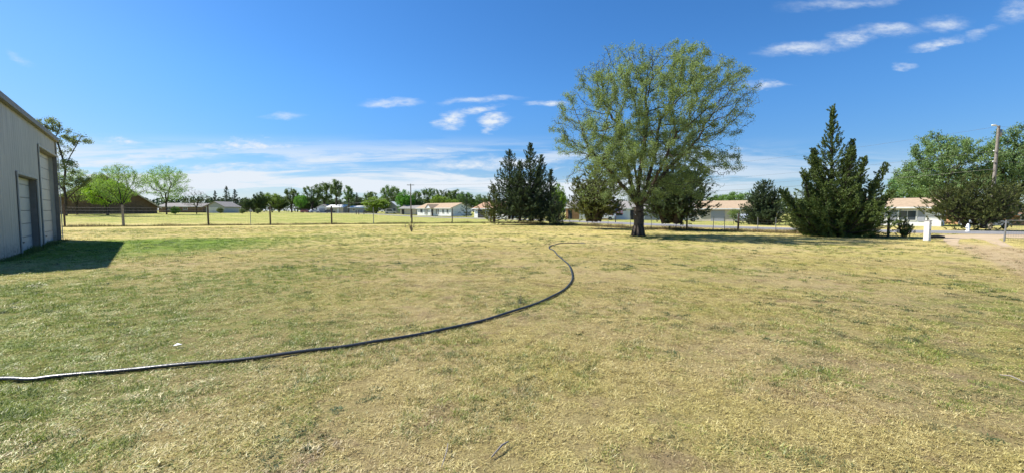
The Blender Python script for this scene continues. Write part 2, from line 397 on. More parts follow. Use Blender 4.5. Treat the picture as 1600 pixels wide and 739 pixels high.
def scatter(name, pts, rots, scl, idx, sources, label):
    me = bpy.data.meshes.new(name); me.vertices.add(len(pts)); me.vertices.foreach_set('co', np.asarray(pts, dtype=np.float32).ravel())
    a = me.attributes.new('rot', 'FLOAT_VECTOR', 'POINT'); a.data.foreach_set('vector', np.asarray(rots, dtype=np.float32).ravel())
    a = me.attributes.new('scl', 'FLOAT_VECTOR', 'POINT'); a.data.foreach_set('vector', np.asarray(scl, dtype=np.float32).ravel())
    a = me.attributes.new('idx', 'INT', 'POINT'); a.data.foreach_set('value', np.asarray(idx, dtype=np.int32))
    me.update()
    o = link(name, me); kind(o, 'stuff'); o['label'] = label; o['category'] = 'grass'
    ng = bpy.data.node_groups.new(name, 'GeometryNodeTree')
    ng.interface.new_socket('Geometry', in_out='INPUT', socket_type='NodeSocketGeometry')
    ng.interface.new_socket('Geometry', in_out='OUTPUT', socket_type='NodeSocketGeometry')
    N = ng.nodes; L = ng.links
    gi, go = N.new('NodeGroupInput'), N.new('NodeGroupOutput'); iop = N.new('GeometryNodeInstanceOnPoints'); j = N.new('GeometryNodeJoinGeometry')
    for s in sources:
        oi = N.new('GeometryNodeObjectInfo'); oi.inputs['Object'].default_value = s; oi.inputs['As Instance'].default_value = True
        L.new(oi.outputs['Geometry'], j.inputs[0])
    def attr(nm, dt):
        q = N.new('GeometryNodeInputNamedAttribute'); q.data_type = dt; q.inputs['Name'].default_value = nm; return q.outputs[0]
    L.new(gi.outputs[0], iop.inputs['Points']); L.new(j.outputs[0], iop.inputs['Instance'])
    iop.inputs['Pick Instance'].default_value = True
    L.new(attr('idx', 'INT'), iop.inputs['Instance Index']); L.new(attr('rot', 'FLOAT_VECTOR'), iop.inputs['Rotation']); L.new(attr('scl', 'FLOAT_VECTOR'), iop.inputs['Scale'])
    L.new(iop.outputs[0], go.inputs[0])
    md = o.modifiers.new('scatter', 'NODES'); md.node_group = ng
    return o
def wedge(bands, half=R(70)):
    out = []
    for (r0, r1, dens) in bands:
        n = int(dens*half*(r1*r1-r0*r0)); r = np.sqrt(rng.uniform(r0*r0, r1*r1, n)); a = rng.uniform(-half, half, n)
        out.append(np.stack([np.sin(a)*r, np.cos(a)*r-.3], 1))
    return np.concatenate(out)
SHED_F, SHED_N = Vector((-24.0, 21.7)), Vector((-15.75, 12.45))
sh_u = (SHED_N-SHED_F).normalized(); sh_n = Vector((-sh_u.y, sh_u.x))
if sh_n.x < 0: sh_n = -sh_n
rl = np.array([tuple(p) for p in road_line])
def free(p):                                   # away from road, shed and bare dirt
    q = p-np.array(SHED_F); a = q@np.array(sh_u); b = q@np.array(sh_n); ok = ~((a > -.02) & (a < 12.4) & (b < .02) & (b > -9))
    d = np.full(len(p), 1e9)
    for i in range(len(rl)-1):
        s, e = rl[i], rl[i+1]
        if min(s[1], e[1]) > 70: continue
        v_ = e-s; t = np.clip(((p-s)@v_)/(v_@v_), 0, 1); d = np.minimum(d, np.linalg.norm(p-s-t[:, None]*v_, axis=1))
    ok &= d > 4.0
    ap = np.array([(c.x, c.y) for c in apr]); ins = np.zeros(len(p), bool)
    for i in range(len(ap)):
        a_, b_ = ap[i], ap[(i+1) % len(ap)]
        c = ((a_[1] > p[:, 1]) != (b_[1] > p[:, 1])) & (p[:, 0] < (b_[0]-a_[0])*(p[:, 1]-a_[1])/(b_[1]-a_[1]+1e-9)+a_[0]); ins ^= c
    return ok & ~ins
def vnoise(p, sc, seed):
    r = np.random.default_rng(seed); g = r.uniform(0, 1, (256, 256)); q = p*sc+1000; i = np.floor(q).astype(int); f = q-i; f = f*f*(3-2*f)
    a = g[i[:, 0] % 256, i[:, 1] % 256]; b = g[(i[:, 0]+1) % 256, i[:, 1] % 256]; c = g[i[:, 0] % 256, (i[:, 1]+1) % 256]; d = g[(i[:, 0]+1) % 256, (i[:, 1]+1) % 256]
    return (a*(1-f[:, 0])+b*f[:, 0])*(1-f[:, 1])+(c*(1-f[:, 0])+d*f[:, 0])*f[:, 1]
gm = grass_mat('grass_blades'); gmg = grass_mat('green_blades', .55)
straw_src, green_src = [], []
for i in range(5):
    me = tuft_mesh('dry_tuft', 84, .034, 1.22, .0031, .08, 20+i); me.materials.append(gm); straw_src.append(bpy.data.objects.new('dry_tuft', me))
for i in range(4):
    me = tuft_mesh('green_tuft', 52, .046, .75, .0034, .055, 40+i); me.materials.append(gmg); green_src.append(bpy.data.objects.new('green_tuft', me))
pts = wedge([(1.2, 5, 480), (5, 10, 250), (10, 20, 75), (20, 48, 14)]); pts = pts[free(pts)]
kp = vnoise(pts, 1.5, 21)*.5+vnoise(pts, 5.5, 22)*.5
def track_d(p, T): a, b = np.array(T[0]), np.array(T[1]); v_ = (b-a)/np.linalg.norm(b-a); return np.abs((p-a)@np.array((-v_[1], v_[0])))
ontr = (np.minimum(track_d(pts, T1), track_d(pts, T2)) < .6) & (pts[:, 0] > 7)
pts = pts[(rng.uniform(0, 1, len(pts)) < np.clip((kp-.22)*3.2, .18, 1)) & ~(ontr & (rng.uniform(0, 1, len(pts)) < .3))]; n = len(pts)
dist = np.linalg.norm(pts, axis=1); s = (1+dist/22)*rng.uniform(.7, 1.3, n)
scatter('dry_grass', np.c_[pts, np.zeros(n)], np.c_[rng.normal(0, .12, (n, 2)), rng.uniform(0, 6.28, n)],
        np.c_[s, s, (rng.uniform(.6, 1.15, n))*(1+dist/60)], rng.integers(0, 5, n), straw_src, 'short dry straw coloured lawn grass with green patches in the foreground')
# green tufts come in patches
pts = wedge([(1.2, 6, 160), (6, 14, 60), (14, 30, 16), (30, 48, 4)]); pts = pts[free(pts)]
nn = vnoise(pts, .9, 1)*.5+vnoise(pts, 2.7, 2)*.5+np.clip((-pts[:, 0]-2)/14, 0, .18)
pts = pts[nn > .56]; n = len(pts); dist = np.linalg.norm(pts, axis=1); s = (1+dist/25)*rng.uniform(.6, 1.25, n)
scatter('green_grass', np.c_[pts, np.zeros(n)], np.c_[rng.normal(0, .12, (n, 2)), rng.uniform(0, 6.28, n)],
        np.c_[s, s, s*rng.uniform(.6, 1.1, n)], rng.integers(0, 4, n), green_src, 'tufts of greener grass scattered in patches through the dry lawn')

pts = wedge([(1.5, 6, 60), (6, 14, 26), (14, 30, 6)]); pts = pts[free(pts)]
nn = vnoise(pts, 3.2, 12)*.62+vnoise(pts, .5, 13)*.38+np.where((pts[:, 0] > 1.5) & (pts[:, 0] < 7) & (pts[:, 1] < 8), .07, 0)
pts = pts[nn > .69]; n = len(pts); dist = np.linalg.norm(pts, axis=1); s = (.55+dist/16)*rng.uniform(.6, 1.2, n)
weed_src = []; wdm = leafmat('dark_weed', (.035, .055, .022), (.11, .16, .06), .25)
for i in range(3):
    me = tuft_mesh('weed_tuft', 46, .045, 1.0, .009, .085, 80+i); me.materials.append(wdm); weed_src.append(bpy.data.objects.new('weed_tuft', me))
scatter('low_weeds', np.c_[pts, np.zeros(n)], np.c_[rng.normal(0, .12, (n, 2)), rng.uniform(0, 6.28, n)], np.c_[s, s, s*rng.uniform(.6, 1.1, n)], rng.integers(0, 3, n), weed_src, 'small dark green clumps of low weeds scattered over the dry lawn')

# ------------------------------------------------------------------ trees
def frusta(P0, P1, r0, r1, k=6):
    """tubes of k sides between point arrays"""
    d = P1-P0; L = np.linalg.norm(d, axis=1, keepdims=True)+1e-9; d = d/L
    ref = np.tile(np.array([.31, .17, .93]), (len(d), 1)); bad = np.abs((d*ref).sum(1)) > .96; ref[bad] = (1, 0, 0)
    a = np.cross(d, ref); a /= np.linalg.norm(a, axis=1, keepdims=True)+1e-9; b = np.cross(d, a)
    t = np.arange(k)*2*np.pi/k; cs = np.cos(t)[None, :, None]; sn = np.sin(t)[None, :, None]
    ring = a[:, None]*cs+b[:, None]*sn
    A = P0[:, None]+ring*r0[:, None, None]; B = P1[:, None]+ring*r1[:, None, None]
    co = np.concatenate([A, B], 1).reshape(-1, 3)
    base = (np.arange(len(d))*2*k)[:, None]; i = np.arange(k); j = (i+1) % k
    f = np.stack([base+i, base+j, base+k+j, base+k+i], -1).reshape(-1, 4)
    return co, f
def leaves(c, d, ln, wd, tint, r):
    n = len(c); ref = r.normal(size=(n, 3)); s = np.cross(d, ref); s /= np.linalg.norm(s, axis=1, keepdims=True)+1e-9
    ln = ln*r.uniform(.6, 1.3, n)[:, None]/2; wd = wd*r.uniform(.6, 1.3, n)[:, None]/2
    co = np.stack([c-d*ln, c+s*wd, c+d*ln, c-s*wd], 1).reshape(-1, 3)
    return co
def unit(a): return a/(np.linalg.norm(a, axis=-1, keepdims=True)+1e-9)
def colonize(att, nodes, par, step, di, dk, r, maxit=220, grav=0.0, jit=.16):
    nodes = [np.array(p, float) for p in nodes]; par = list(par)
    N = np.array(nodes); nearest = np.zeros(len(att), int); nd = np.full(len(att), 1e9)
    def upd(i0):
        nonlocal nearest, nd
        new = N[i0:]
        for s0 in range(0, len(new), 400):
            blk = new[s0:s0+400]; D = np.linalg.norm(att[:, None]-blk[None], axis=2); m = D.argmin(1); dm = D[np.arange(len(att)), m]
            b = dm < nd; nearest[b] = m[b]+i0+s0; nd[b] = dm[b]
    upd(0)
    for it in range(maxit):
        act = nd < di
        if not act.any(): di *= 1.4; continue
        acc = np.zeros_like(N); dv = unit(att[act]-N[nearest[act]]); np.add.at(acc, nearest[act], dv)
        src = np.unique(nearest[act]); dd = unit(unit(acc[src])+r.normal(0, jit, (len(src), 3))+np.array([0, 0, grav]))
        new = N[src]+dd*step; i0 = len(N); N = np.concatenate([N, new]); par += list(src)
        upd(i0); keep = nd > dk; att = att[keep]; nearest = nearest[keep]; nd = nd[keep]
        if len(att) < 5 or len(N) > 20000: break
    return N, np.array(par)
def skeleton(N, par, rtip, rroot, k=6, expo=None):
    n = len(N); cnt = np.zeros(n); ch = np.zeros(n, int)
    for i in range(n-1, 0, -1): ch[par[i]] += 1
    cnt[ch == 0] = 1
    for i in range(n-1, 0, -1): cnt[par[i]] += cnt[i]
    e = math.log(rroot/rtip)/math.log(max(cnt[0], 2)); rad = rtip*np.maximum(cnt, 1)**e
    best = {}
    for i in range(1, n):
        p = par[i]
        if p not in best or cnt[i] > cnt[best[p]]: best[p] = i
    idx = np.arange(1, n); p = par[idx]; main = np.array([best[q] == i for i, q in zip(idx, p)])
    r0 = np.where(main, rad[p], np.minimum(rad[idx]*1.15, rad[p])); 
    co, f = frusta(N[p], N[idx], r0, rad[idx], k)
    return co, f, rad, ch
def lobes(spec, n, r, shell=.35):
    """points in a union of ellipsoids, thinner towards the inside"""
    vol = np.array([a*b*c for (_, _, _, a, b, c) in spec]); w_ = vol/vol.sum(); out = []
    for q, wq in zip(spec, w_):
        m = int(n*wq)+4; d = unit(r.normal(size=(m, 3))); rr = r.uniform(shell**3, 1, m)**(1/3)
        out.append(np.array(q[:3])+d*rr[:, None]*np.array(q[3:]))
    return np.concatenate(out)
def decid_mesh(seed, spec, natt, trunk, rroot, nleaf, lsize, spread=.3, step=.35, di=3, dk=.6, rtip=.012, leafr=.03, k=6, clump=.5, shell=.35, zmin=.6, grav=0, patchy=0, jit=.16):
    """spec: crown lobes; trunk: list of chains (each [(x,y,z)...]); returns (branch mesh, leaf mesh)"""
    r = np.random.default_rng(seed); att = lobes(spec, natt, r, shell); att = att[att[:, 2] > zmin]
    if patchy: att = att[vnoise3(att, .55, seed+5) > patchy]
    nodes, par = [], []
    for ci, chn in enumerate(trunk):
        pts = [Vector(p) for p in chn]; prev = 0 if ci == 0 else min(range(len(nodes)), key=lambda i: (Vector(nodes[i])-pts[0]).length)
        if ci == 0: nodes.append(tuple(pts[0])); par.append(0)
        for a, b in zip(pts[:-1], pts[1:]):
            m = max(1, int((b-a).length/step))
            for q in range(1, m+1):
                nodes.append(tuple(a.lerp(b, q/m)+Vector(r.normal(0, .02, 3)))); par.append(prev); prev = len(nodes)-1
    N, P = colonize(att, nodes, par, step, di, dk, r, grav=grav, jit=jit)
    co, f, rad, ch = skeleton(N, P, rtip, rroot, k)
    bm_ = fastmesh('limbs', co, 4, faces=f, smooth=True)
    if nleaf <= 0: return bm_, None
    cand = np.where((rad < leafr) & (np.arange(len(N)) > len(nodes)))[0]
    dirs = unit(N[cand]-N[P[cand]]); wgt = r.uniform(0, 1, len(cand))**clump*2
    sh = vnoise3(N[cand], .9, seed); wgt *= np.clip((sh-.40)*5, .05, 1)
    cnt = r.poisson(nleaf*wgt/wgt.sum()); ids = np.repeat(np.arange(len(cand)), cnt); n = len(ids)
    c = N[cand][ids]-dirs[ids]*r.uniform(0, step, n)[:, None]+r.normal(0, spread*.5, (n, 3))
    d = unit(dirs[ids]*.6+r.normal(0, .7, (n, 3))); tc_ = r.uniform(0, 1, len(cand))
    lc = leaves(c, d, lsize, lsize*.55, None, r)
    lm = fastmesh('leaves', lc, 4, tint=np.clip(tc_[ids]*.6+r.uniform(0, .4, n), 0, 1))
    return bm_, lm
def vnoise3(p, sc, seed):
    return (vnoise(p[:, :2], sc, seed)+vnoise(p[:, 1:], sc*1.1, seed+1)+vnoise(p[:, ::2], sc*.9, seed+2))/3
def conifer_mesh(seed, leaders, spray=(.17, .05), per=26, plume=.34, nb=60, upward=(.15, .9), prof=None, trunk_r=.16, z0=.3, gap=0.0, inner=.25):
    r = np.random.default_rng(seed); C, D, S, B0, B1, br = [], [], [], [], [], []
    prof = prof or (lambda t: (1-t)**.8)
    for (lx, ly, h, rad, zb) in leaders:
        B0.append((lx*.3, ly*.3, 0 if zb <= z0 else zb*.5)); B1.append((lx, ly, h*.93)); br.append((trunk_r, .02))
        m = int(nb*h/5)
        for i in range(m):
            t = (i+r.uniform(0, 1))/m; z = zb+(h-zb)*t; L = max(rad*prof(t)*r.uniform(.62, 1.22), .12)
            az = i*2.399+r.uniform(-.5, .5); el = upward[0]+(upward[1]-upward[0])*t+r.normal(0, .13)
            d = np.array([math.cos(az)*math.cos(el), math.sin(az)*math.cos(el), math.sin(el)])
            f = z/h; base = np.array([lx*(.3+.7*f), ly*(.3+.7*f), z-L*math.sin(el)*.45]); base[2] = max(base[2], .15)
            B0.append(base); B1.append(base+d*L*.9); br.append((.012+.012*L, .005))
            if r.uniform() < gap: continue
            q = max(2, int(L/(plume*.55)))
            for j in range(q):
                s_ = inner+(1-inner)*(j+.5)/q; side = r.normal(0, .22*L*(1-s_)+.06, 3)
                cc = base+d*L*s_+side; cc[2] = max(cc[2]+.10*L*s_*s_, .06)
                dd = unit(d*.8+np.array([0, 0, .35])+r.normal(0, .35, 3)); C.append(cc); D.append(dd); S.append(plume*(1.15-.5*t)*r.uniform(.7, 1.2))
    C, D, S = np.array(C), np.array(D), np.array(S); m = len(C); ids = np.repeat(np.arange(m), per); n = len(ids)
    uu = r.uniform(-.5, .6, n); wdt = (.5-np.abs(uu-.0)*.55)
    c = C[ids]+D[ids]*(uu*S[ids])[:, None]+unit(r.normal(size=(n, 3)))*(wdt*S[ids]*.55*r.uniform(.2, 1, n))[:, None]
    d = unit(D[ids]+r.normal(0, .5, (n, 3))); lc = leaves(c, d, spray[0], spray[1], None, r)
    tt = r.uniform(0, 1, m)[ids]*.6+r.uniform(0, .4, n)
    B0, B1, br = np.array(B0, float), np.array(B1, float), np.array(br)
    co, f = frusta(B0, B1, br[:, 0], br[:, 1], 6)
    return fastmesh('trunk', co, 4, faces=f, smooth=True), fastmesh('foliage', lc, 4, tint=tt)
def tree(name, loc, label, meshes, mats, group=None, sc=(1, 1, 1), rz=0, color=None):
    e = empty(name, loc, label, 'tree', group, rz); e.scale = sc
    for nm, me, m in zip(('trunk', 'crown'), meshes, mats):
        if me is None: continue
        if not me.materials: me.materials.append(m)
        o = link(nm, me, None, e)
        if color and nm == 'crown': o.color = (*color, 1)
    return e
L_elm = leafmat('elm_leaves', (.08, .105, .055), (.36, .455, .20), .42, scale=.35)
L_spr = leafmat('spruce_needles', (.024, .042, .024), (.125, .175, .078), .18)
L_ced = leafmat('cedar_foliage', (.026, .048, .016), (.17, .23, .055), .18)
L_oliv = leafmat('juniper_foliage', (.045, .060, .020), (.21, .23, .068), .18)
L_bg = leafmat('far_leaves', (.10, .13, .06), (.26, .33, .13), .3, objcol=True, scale=.4)
L_bgc = leafmat('far_needles', (.022, .038, .026), (.07, .105, .055), .1, objcol=True)

# big elm in the yard
E = gp(997, 369); sc_ = F/E.y
def ec(px, py, rx, ry, dy=0, ryy=None):       # crown lobe seen at that pixel
    return ((px-997)/sc_, dy, (369-py)/sc_*1.0, rx/sc_, (ryy or rx)/sc_, ry/sc_)
spec = [ec(1005, 262, 100, 60, 0, 90), ec(930, 300, 40, 22, -.6, 60), ec(1075, 285, 60, 26, .3, 60), ec(890, 245, 34, 34, .3, 40), ec(928, 132, 42, 34, .2, 60), ec(890, 180, 30, 36, .2, 50), ec(1150, 160, 28, 34, 0, 40), ec(1012, 165, 130, 86, 0, 125), ec(905, 205, 52, 48, .5, 80), ec(925, 270, 52, 38, -.8, 70), ec(1108, 170, 56, 58, -.5, 80), ec(1105, 255, 58, 28, .5, 60), ec(1010, 240, 90, 50, -1.5, 90), ec(985, 120, 80, 40, 0, 90), ec(1040, 114, 56, 32, 0, 80), ec(960, 230, 60, 50, 2.5, 60)]
fz = 1.95
trunk = [[(0, 0, 0), (0.02, 0, .9), (0, 0, fz)],
         [(0, 0, fz), (-.45, .1, 3.4), (-1.0, .3, 5.4), (-1.5, .3, 7.6)],
         [(0, 0, fz), (-.12, -.2, 3.6), (.1, -.5, 5.8), (.3, -.4, 8.2)],
         [(0, 0, fz), (.45, .1, 3.2), (1.1, .4, 5.2), (1.5, .6, 7.8)],
         [(0, 0, fz), (-.8, -.4, 2.9), (-2.1, -.9, 4.2), (-3.4, -1.2, 5.4)],
         [(0, 0, fz), (.8, .3, 2.9), (2.2, .9, 4.6), (3.9, 1.1, 6.2)],
         [(0, 0, fz), (.3, 1.2, 3.4), (.2, 2.4, 5.6)], [(0, 0, fz), (.5, -1.0, 3.2), (1.0, -2.4, 5.4)]]
tm = decid_mesh(3, spec, 12000, trunk, .35, 195000, .085, spread=.21, step=.25, di=2.0, dk=.36, rtip=.007, leafr=.030, clump=.9, shell=.2, zmin=1.9, k=5, patchy=.40, jit=.28)
elm = tree('shade_tree', E, 'largest tree, wide spreading crown of sparse spring leaves, alone in the yard', tm, (M['bark'], L_elm))
# root flare
mb = MB()
for k_ in range(9):
    a = k_*.7+.2; mb.tube([(math.cos(a)*.56, math.sin(a)*.56, -.04), (math.cos(a)*.38, math.sin(a)*.38, .07), (math.cos(a)*.26, math.sin(a)*.26, .7)], [.05, .10, .09], 6)
mb.build('root_flare', M['bark'], elm, True)

# big cedar at the right, with several leaders
C0 = gp(1300, 369); k_ = F/C0.y
def ld(px, top, rpx, dy, zb): return ((px-1300)/k_, dy, (369-top)/k_, rpx/k_, zb)
leaders = [ld(1292, 172, 74, 0, .25), ld(1316, 224, 34, -.4, .3), ld(1272, 234, 38, .4, .3), ld(1342, 247, 42, 0, .2), ld(1368, 260, 40, -.3, .15), ld(1246, 270, 38, -.5, .15), ld(1226, 296, 32, .2, .1), ld(1386, 298, 26, 0, .1), ld(1298, 238, 80, -1.5, .12), ld(1335, 286, 58, -1.5, .12), ld(1262, 292, 58, -1.6, .12), ld(1234, 318, 36, -1.0, .1), ld(1358, 316, 46, -1.0, .1), ld(1300, 308, 84, -2.3, .1), ld(1290, 235, 60, 1.5, .15), ld(1355, 290, 50, 1.2, .1), ld(1240, 300, 46, 1.2, .1)]
tm = conifer_mesh(11, leaders, (.12, .042), 62, .58, 66, (.35, 1.05), lambda t: (1-t)**1.0*min(1, .8+t), .14, .3, inner=.12)
tree('cedar_tree', C0, 'dense dark green cedar with pointed spire, at the end of the wire fence', tm, (M['bark'], L_ced), sc=(1.07, 1, 1))

# spruce cluster
sg = 'evergreens clustered at the fence corner'
for i, (px, top, Y, rpx, lab, droop, base, mt) in enumerate([
    (828, 225, 51, 32, 'tallest dark spruce in the clump at the fence corner', (-.05, .9), .9, 'L_spr'),
    (796, 236, 52, 36, 'spruce with ragged thin top, left of the tallest spruce', (0, .8), 1.3, 'L_spr'),
    (845, 243, 53.5, 26, 'spruce just right of the tallest one in the corner clump', (0, .9), .6, 'L_spr'),
    (812, 254, 50.2, 26, 'shorter spruce standing between the two tallest spruces', (0, .9), .9, 'L_spr'),
    (772, 291, 51, 22, 'low brownish juniper at the left end of the spruce clump', (.2, .9), .7, 'L_oliv'),
    (860, 266, 52, 19, 'slender dark spruce at the right edge of the clump', (.1, .9), .6, 'L_spr')]):
    p = at(px, Y); h = ztop(px, top, Y); rr = rpx*1.25*Y/F
    tm = conifer_mesh(30+i, [(0, 0, h, rr, base)]+([(rr*.35, .3, h*.72, rr*.5, base)] if i < 2 else []), (.17, .05), 36, .55, 88, droop, lambda t: (1-t)**.8+.05, .17, .4, gap=.05, inner=.12)
    tree('spruce_tree' if mt == 'L_spr' else 'juniper_tree', p, lab, tm, (M['bark'], L_spr if mt == 'L_spr' else L_oliv), sg)
p = at(868, 48.5); tm = conifer_mesh(41, [(0, 0, 3.6, 1.45, .15), (.6, -.3, 2.6, .9, .15), (-.6, -.2, 2.7, .9, .15)], (.2, .06), 26, .42, 55, (.3, 1.0), lambda t: (1-t)**.5, .1)
tree('juniper_tree', p, 'rounded dark juniper bush touching the ground, right of the spruces', tm, (M['bark'], L_spr), sg)

# two broad junipers behind the big tree
def juniper(px, Y, top, rpx, zb, seed, lab, m, lean=0, per=26):
    p = at(px, Y); kk = F/Y; h = ztop(px, top, Y); r = rpx/kk
    lead = [(0, 0, h, r*.75, zb), (r*.5, .3, h*.86, r*.55, zb), (-r*.5, -.3, h*.82, r*.55, zb), (.2, -r*.5, h*.78, r*.55, zb), (0, r*.5, h*.8, r*.5, zb)]
    tm = conifer_mesh(seed, lead, (.2, .06), per, .46, 62, (.05, .8), lambda t: (1-t)**.42, .26, .4, gap=.04, inner=.15)
    return tree('juniper_tree', p, lab, tm, (M['bark'], m))
juniper(928, 39.5, 262, 54, 1.5, 51, 'olive green juniper with bare lower trunk, left behind the big tree', L_oliv)
juniper(1050, 37.5, 252, 80, 1.3, 52, 'dark broad juniper with bare lower trunk, right behind the big tree', L_spr)
j3 = juniper(1524, 40.5, 280, 102, 1.0, 53, 'wide olive juniper across the road beside the power pole', L_oliv, per=30); j3.scale = (1, .65, 1)
# round evergreen and bushes
p = at(1192, 55); tm = conifer_mesh(54, [(0, 0, ztop(1192, 285, 55), 3.0, .1), (1.2, -.4, 4.4, 2.2, .1), (-1.2, -.4, 4.4, 2.2, .1)], (.2, .06), 28, .46, 110, (.2, 1.0), lambda t: (1-t)**.42+.05, .12, inner=.1)
tree('cedar_tree', p, 'rounded dark evergreen across the road, left of the pointed cedar', tm, (M['bark'], L_spr))
p = gp(1413, 371); tm = conifer_mesh(55, [(0, 0, 1.15, .55, .05), (.35, 0, .85, .4, .05), (-.3, .1, 1.0, .4, .05)], (.12, .03), 26, .26, 90, (.5, 1.2), lambda t: (1-t)**.4, .03, z0=.05)
tag(tree('bush', p, 'small dark bush between the dark fence post and the white post', tm, (M['bark'], L_ced)), 'small dark bush between the dark fence post and the white post', 'bush')

# generic broadleaf shapes, about 10 m tall, copied with their parts' meshes shared
V = {}
tr0 = [[(0, 0, 0), (0, 0, 2.2)], [(0, 0, 2.2), (-.8, .2, 4.5)], [(0, 0, 2.2), (.9, -.2, 4.8)], [(0, 0, 2.2), (.1, .6, 5.2)]]
V['round'] = decid_mesh(60, [(0, 0, 6.2, 4.0, 4.0, 3.6), (-2.2, 0, 4.6, 2.2, 2, 1.8), (2.2, .5, 4.8, 2.2, 2, 1.8)], 900, tr0, .28, 9000, .34, .55, .45, 3, .75, .03, .08)
V['dense'] = decid_mesh(61, [(0, 0, 5.4, 3.6, 3.6, 4.3), (-1.8, 0, 3.6, 2.2, 2.2, 2.2), (1.8, .5, 3.6, 2.2, 2.2, 2.4), (.6, 0, 8.2, 1.8, 1.8, 1.7)], 1000, tr0, .28, 15000, .36, .55, .45, 3, .7, .03, .09, clump=.3)
V['sparse'] = decid_mesh(62, [(-1.6, 0, 7.4, 2.2, 2, 1.7), (1.9, .4, 7.9, 2.0, 2, 1.8), (0, 0, 5.6, 3.0, 2.6, 2.0), (.2, 0, 8.9, 1.6, 1.6, 1.0)], 700, tr0, .3, 5200, .34, .42, .45, 3, .75, .035, .08)
V['tall'] = decid_mesh(63, [(0, 0, 8.2, 1.9, 1.9, 1.9), (.8, .4, 6.3, 1.9, 1.9, 1.3), (-.9, 0, 5.6, 1.5, 1.5, 1.0)], 500, [[(0, 0, 0), (.1, 0, 3.2), (0, 0, 5.4)]], .22, 4600, .32, .4, .45, 3, .7, .03, .08)
V['young'] = decid_mesh(64, [(0, 0, 6.0, 4.6, 4.4, 3.4), (-3, 0, 4.8, 1.8, 2, 1.4), (3, .5, 5.0, 1.8, 2, 1.4), (0, 0, 8.3, 2.4, 2.4, 1.6)], 2000, [[(0, 0, 0), (0, 0, 2.0)], [(0, 0, 2), (-1.2, .2, 4)], [(0, 0, 2), (1.2, -.2, 4.2)], [(0, 0, 2), (.1, .6, 5.2)], [(0, 0, 2), (.1, -.9, 4.6)]], .15, 12000, .16, .34, .4, 2.6, .5, .012, .05, clump=.6, patchy=.4)
V['bare'] = decid_mesh(65, [(0, 0, 5.8, 4.4, 4.0, 3.8), (-3, 0, 4.2, 1.8, 2, 1.4), (3, .5, 4.4, 1.8, 2, 1.4)], 1800, tr0, .18, 900, .2, .3, .4, 2.6, .5, .016, .05)
V['spruce'] = conifer_mesh(66, [(0, 0, 10, 2.7, .3)], (.5, .14), 10, .9, 26, (0, .9), None, .2)
V['cloudy'] = decid_mesh(67, [(-3.5, 0, 7, 2.8, 3, 2.4), (0, 0, 9.2, 3.2, 3, 2.8), (3.6, 0, 8.2, 3.0, 3, 2.8), (0, 0, 5.4, 5, 4, 2.4), (-1.5, 0, 11.2, 2, 2, 1.2), (5, 0, 5.5, 2.2, 2, 1.8)], 1700, [[(0, 0, 0), (0, 0, 2.6)], [(0, 0, 2.6), (-2, .2, 5.5)], [(0, 0, 2.6), (2, -.2, 6)], [(0, 0, 2.6), (.1, .6, 7)]], .36, 34000, .22, .42, .45, 3, .65, .02, .06, clump=.9)
HT = dict(round=9.9, dense=9.9, sparse=9.9, tall=10.1, young=9.9, bare=9.7, spruce=9.7, cloudy=12.3)
WD = dict(round=4.3, dense=4.0, sparse=3.7, tall=2.3, young=5.0, bare=4.7, spruce=2.6, cloudy=6.6)
GB, GY, GG, GD, GV = (1, 1, .95), (1.35, 1.35, .55), (.85, 1.05, .9), (.55, .62, .6), (.9, 1.5, .55)
def bt(px, Y, top, wpx, var, tint, lab, group='trees beyond the far road', name=None, base=None):
    p = at(px, Y); h = ztop(px, top, Y)-p.z; wd = wpx*Y/F/2; s = h/HT[var]; sx = wd/WD[var]
    m = (M['bark'], L_bgc if var == 'spruce' else L_bg)
    nm = name or ('spruce_tree' if var == 'spruce' else 'broadleaf_tree')
    return tree(nm, p, lab, V[var], m, group, (sx, sx, s), random.uniform(0, 6.28), tint)
g1 = 'trees in the field beyond the fence'
p = at(103, 84); q = F/84
spc = [((x-103)/q, dy_, (339-y)/q, rx/q, rx/q, ry/q) for (x, y, rx, ry, dy_) in [(80, 200, 20, 12, 0), (128, 218, 20, 9, 0), (100, 205, 14, 10, 1), (60, 205, 18, 14, 0), (135, 285, 22, 9, -1), (112, 262, 18, 12, 0), (85, 232, 22, 14, 1), (70, 260, 22, 16, 0)]]
tm = decid_mesh(71, spc, 900, [[(0, 0, 0), (.1, 0, 3.5), (-.1, 0, 6)], [(-.1, 0, 6), (.4, 0, 9.5), (-.4, 0, 13), (-1.2, 0, 16)], [(-.1, 0, 5), (-2.2, 0, 8), (-3.6, 0, 12)], [(0, 0, 9), (1.6, 0, 12.2), (3, 0, 14.4)], [(.1, 0, 3.2), (2.2, -.3, 4.8), (4.4, -.5, 6.2)]], .22, 11000, .30, .5, .45, 3, .8, .03, .07, clump=.8)
tree('broadleaf_tree', p, 'tall thin tree behind the metal shed with branches reaching over its roof', tm, (M['bark'], leafmat('olive_leaves', (.10, .12, .06), (.32, .36, .18), .35)), g1)
bt(120, 92, 262, 90, 'young', (1.5, 1.6, 1.2), 'half leafed tree close behind the shed corner, before the brown building', g1)
bt(168, 90, 279, 62, 'round', (1.6, 1.9, .55), 'low bright green tree in front of the brown gabled building', g1)
bt(191, 82, 255, 78, 'young', (1.6, 1.8, 1.2), 'young leafing tree before the brown building, behind the pale fence post', g1)
bt(260, 98, 257, 82, 'young', (1.6, 1.9, 1.1), 'fresh green rounded tree just right of the brown gabled building', g1)
bt(274, 97, 322, 14, 'dense', GV, 'tiny bright green sapling at the foot of the rounded tree', g1)
bt(307, 104, 296, 42, 'bare', GB, 'bare grey leafless tree in front of the low grey house', g1)
bt(344, 118, 324, 11, 'dense', GB, 'leftmost of three little round trees in the far field', g1)
bt(379, 112, 326, 11, 'dense', GB, 'middle one of three little round trees in the far field', g1)
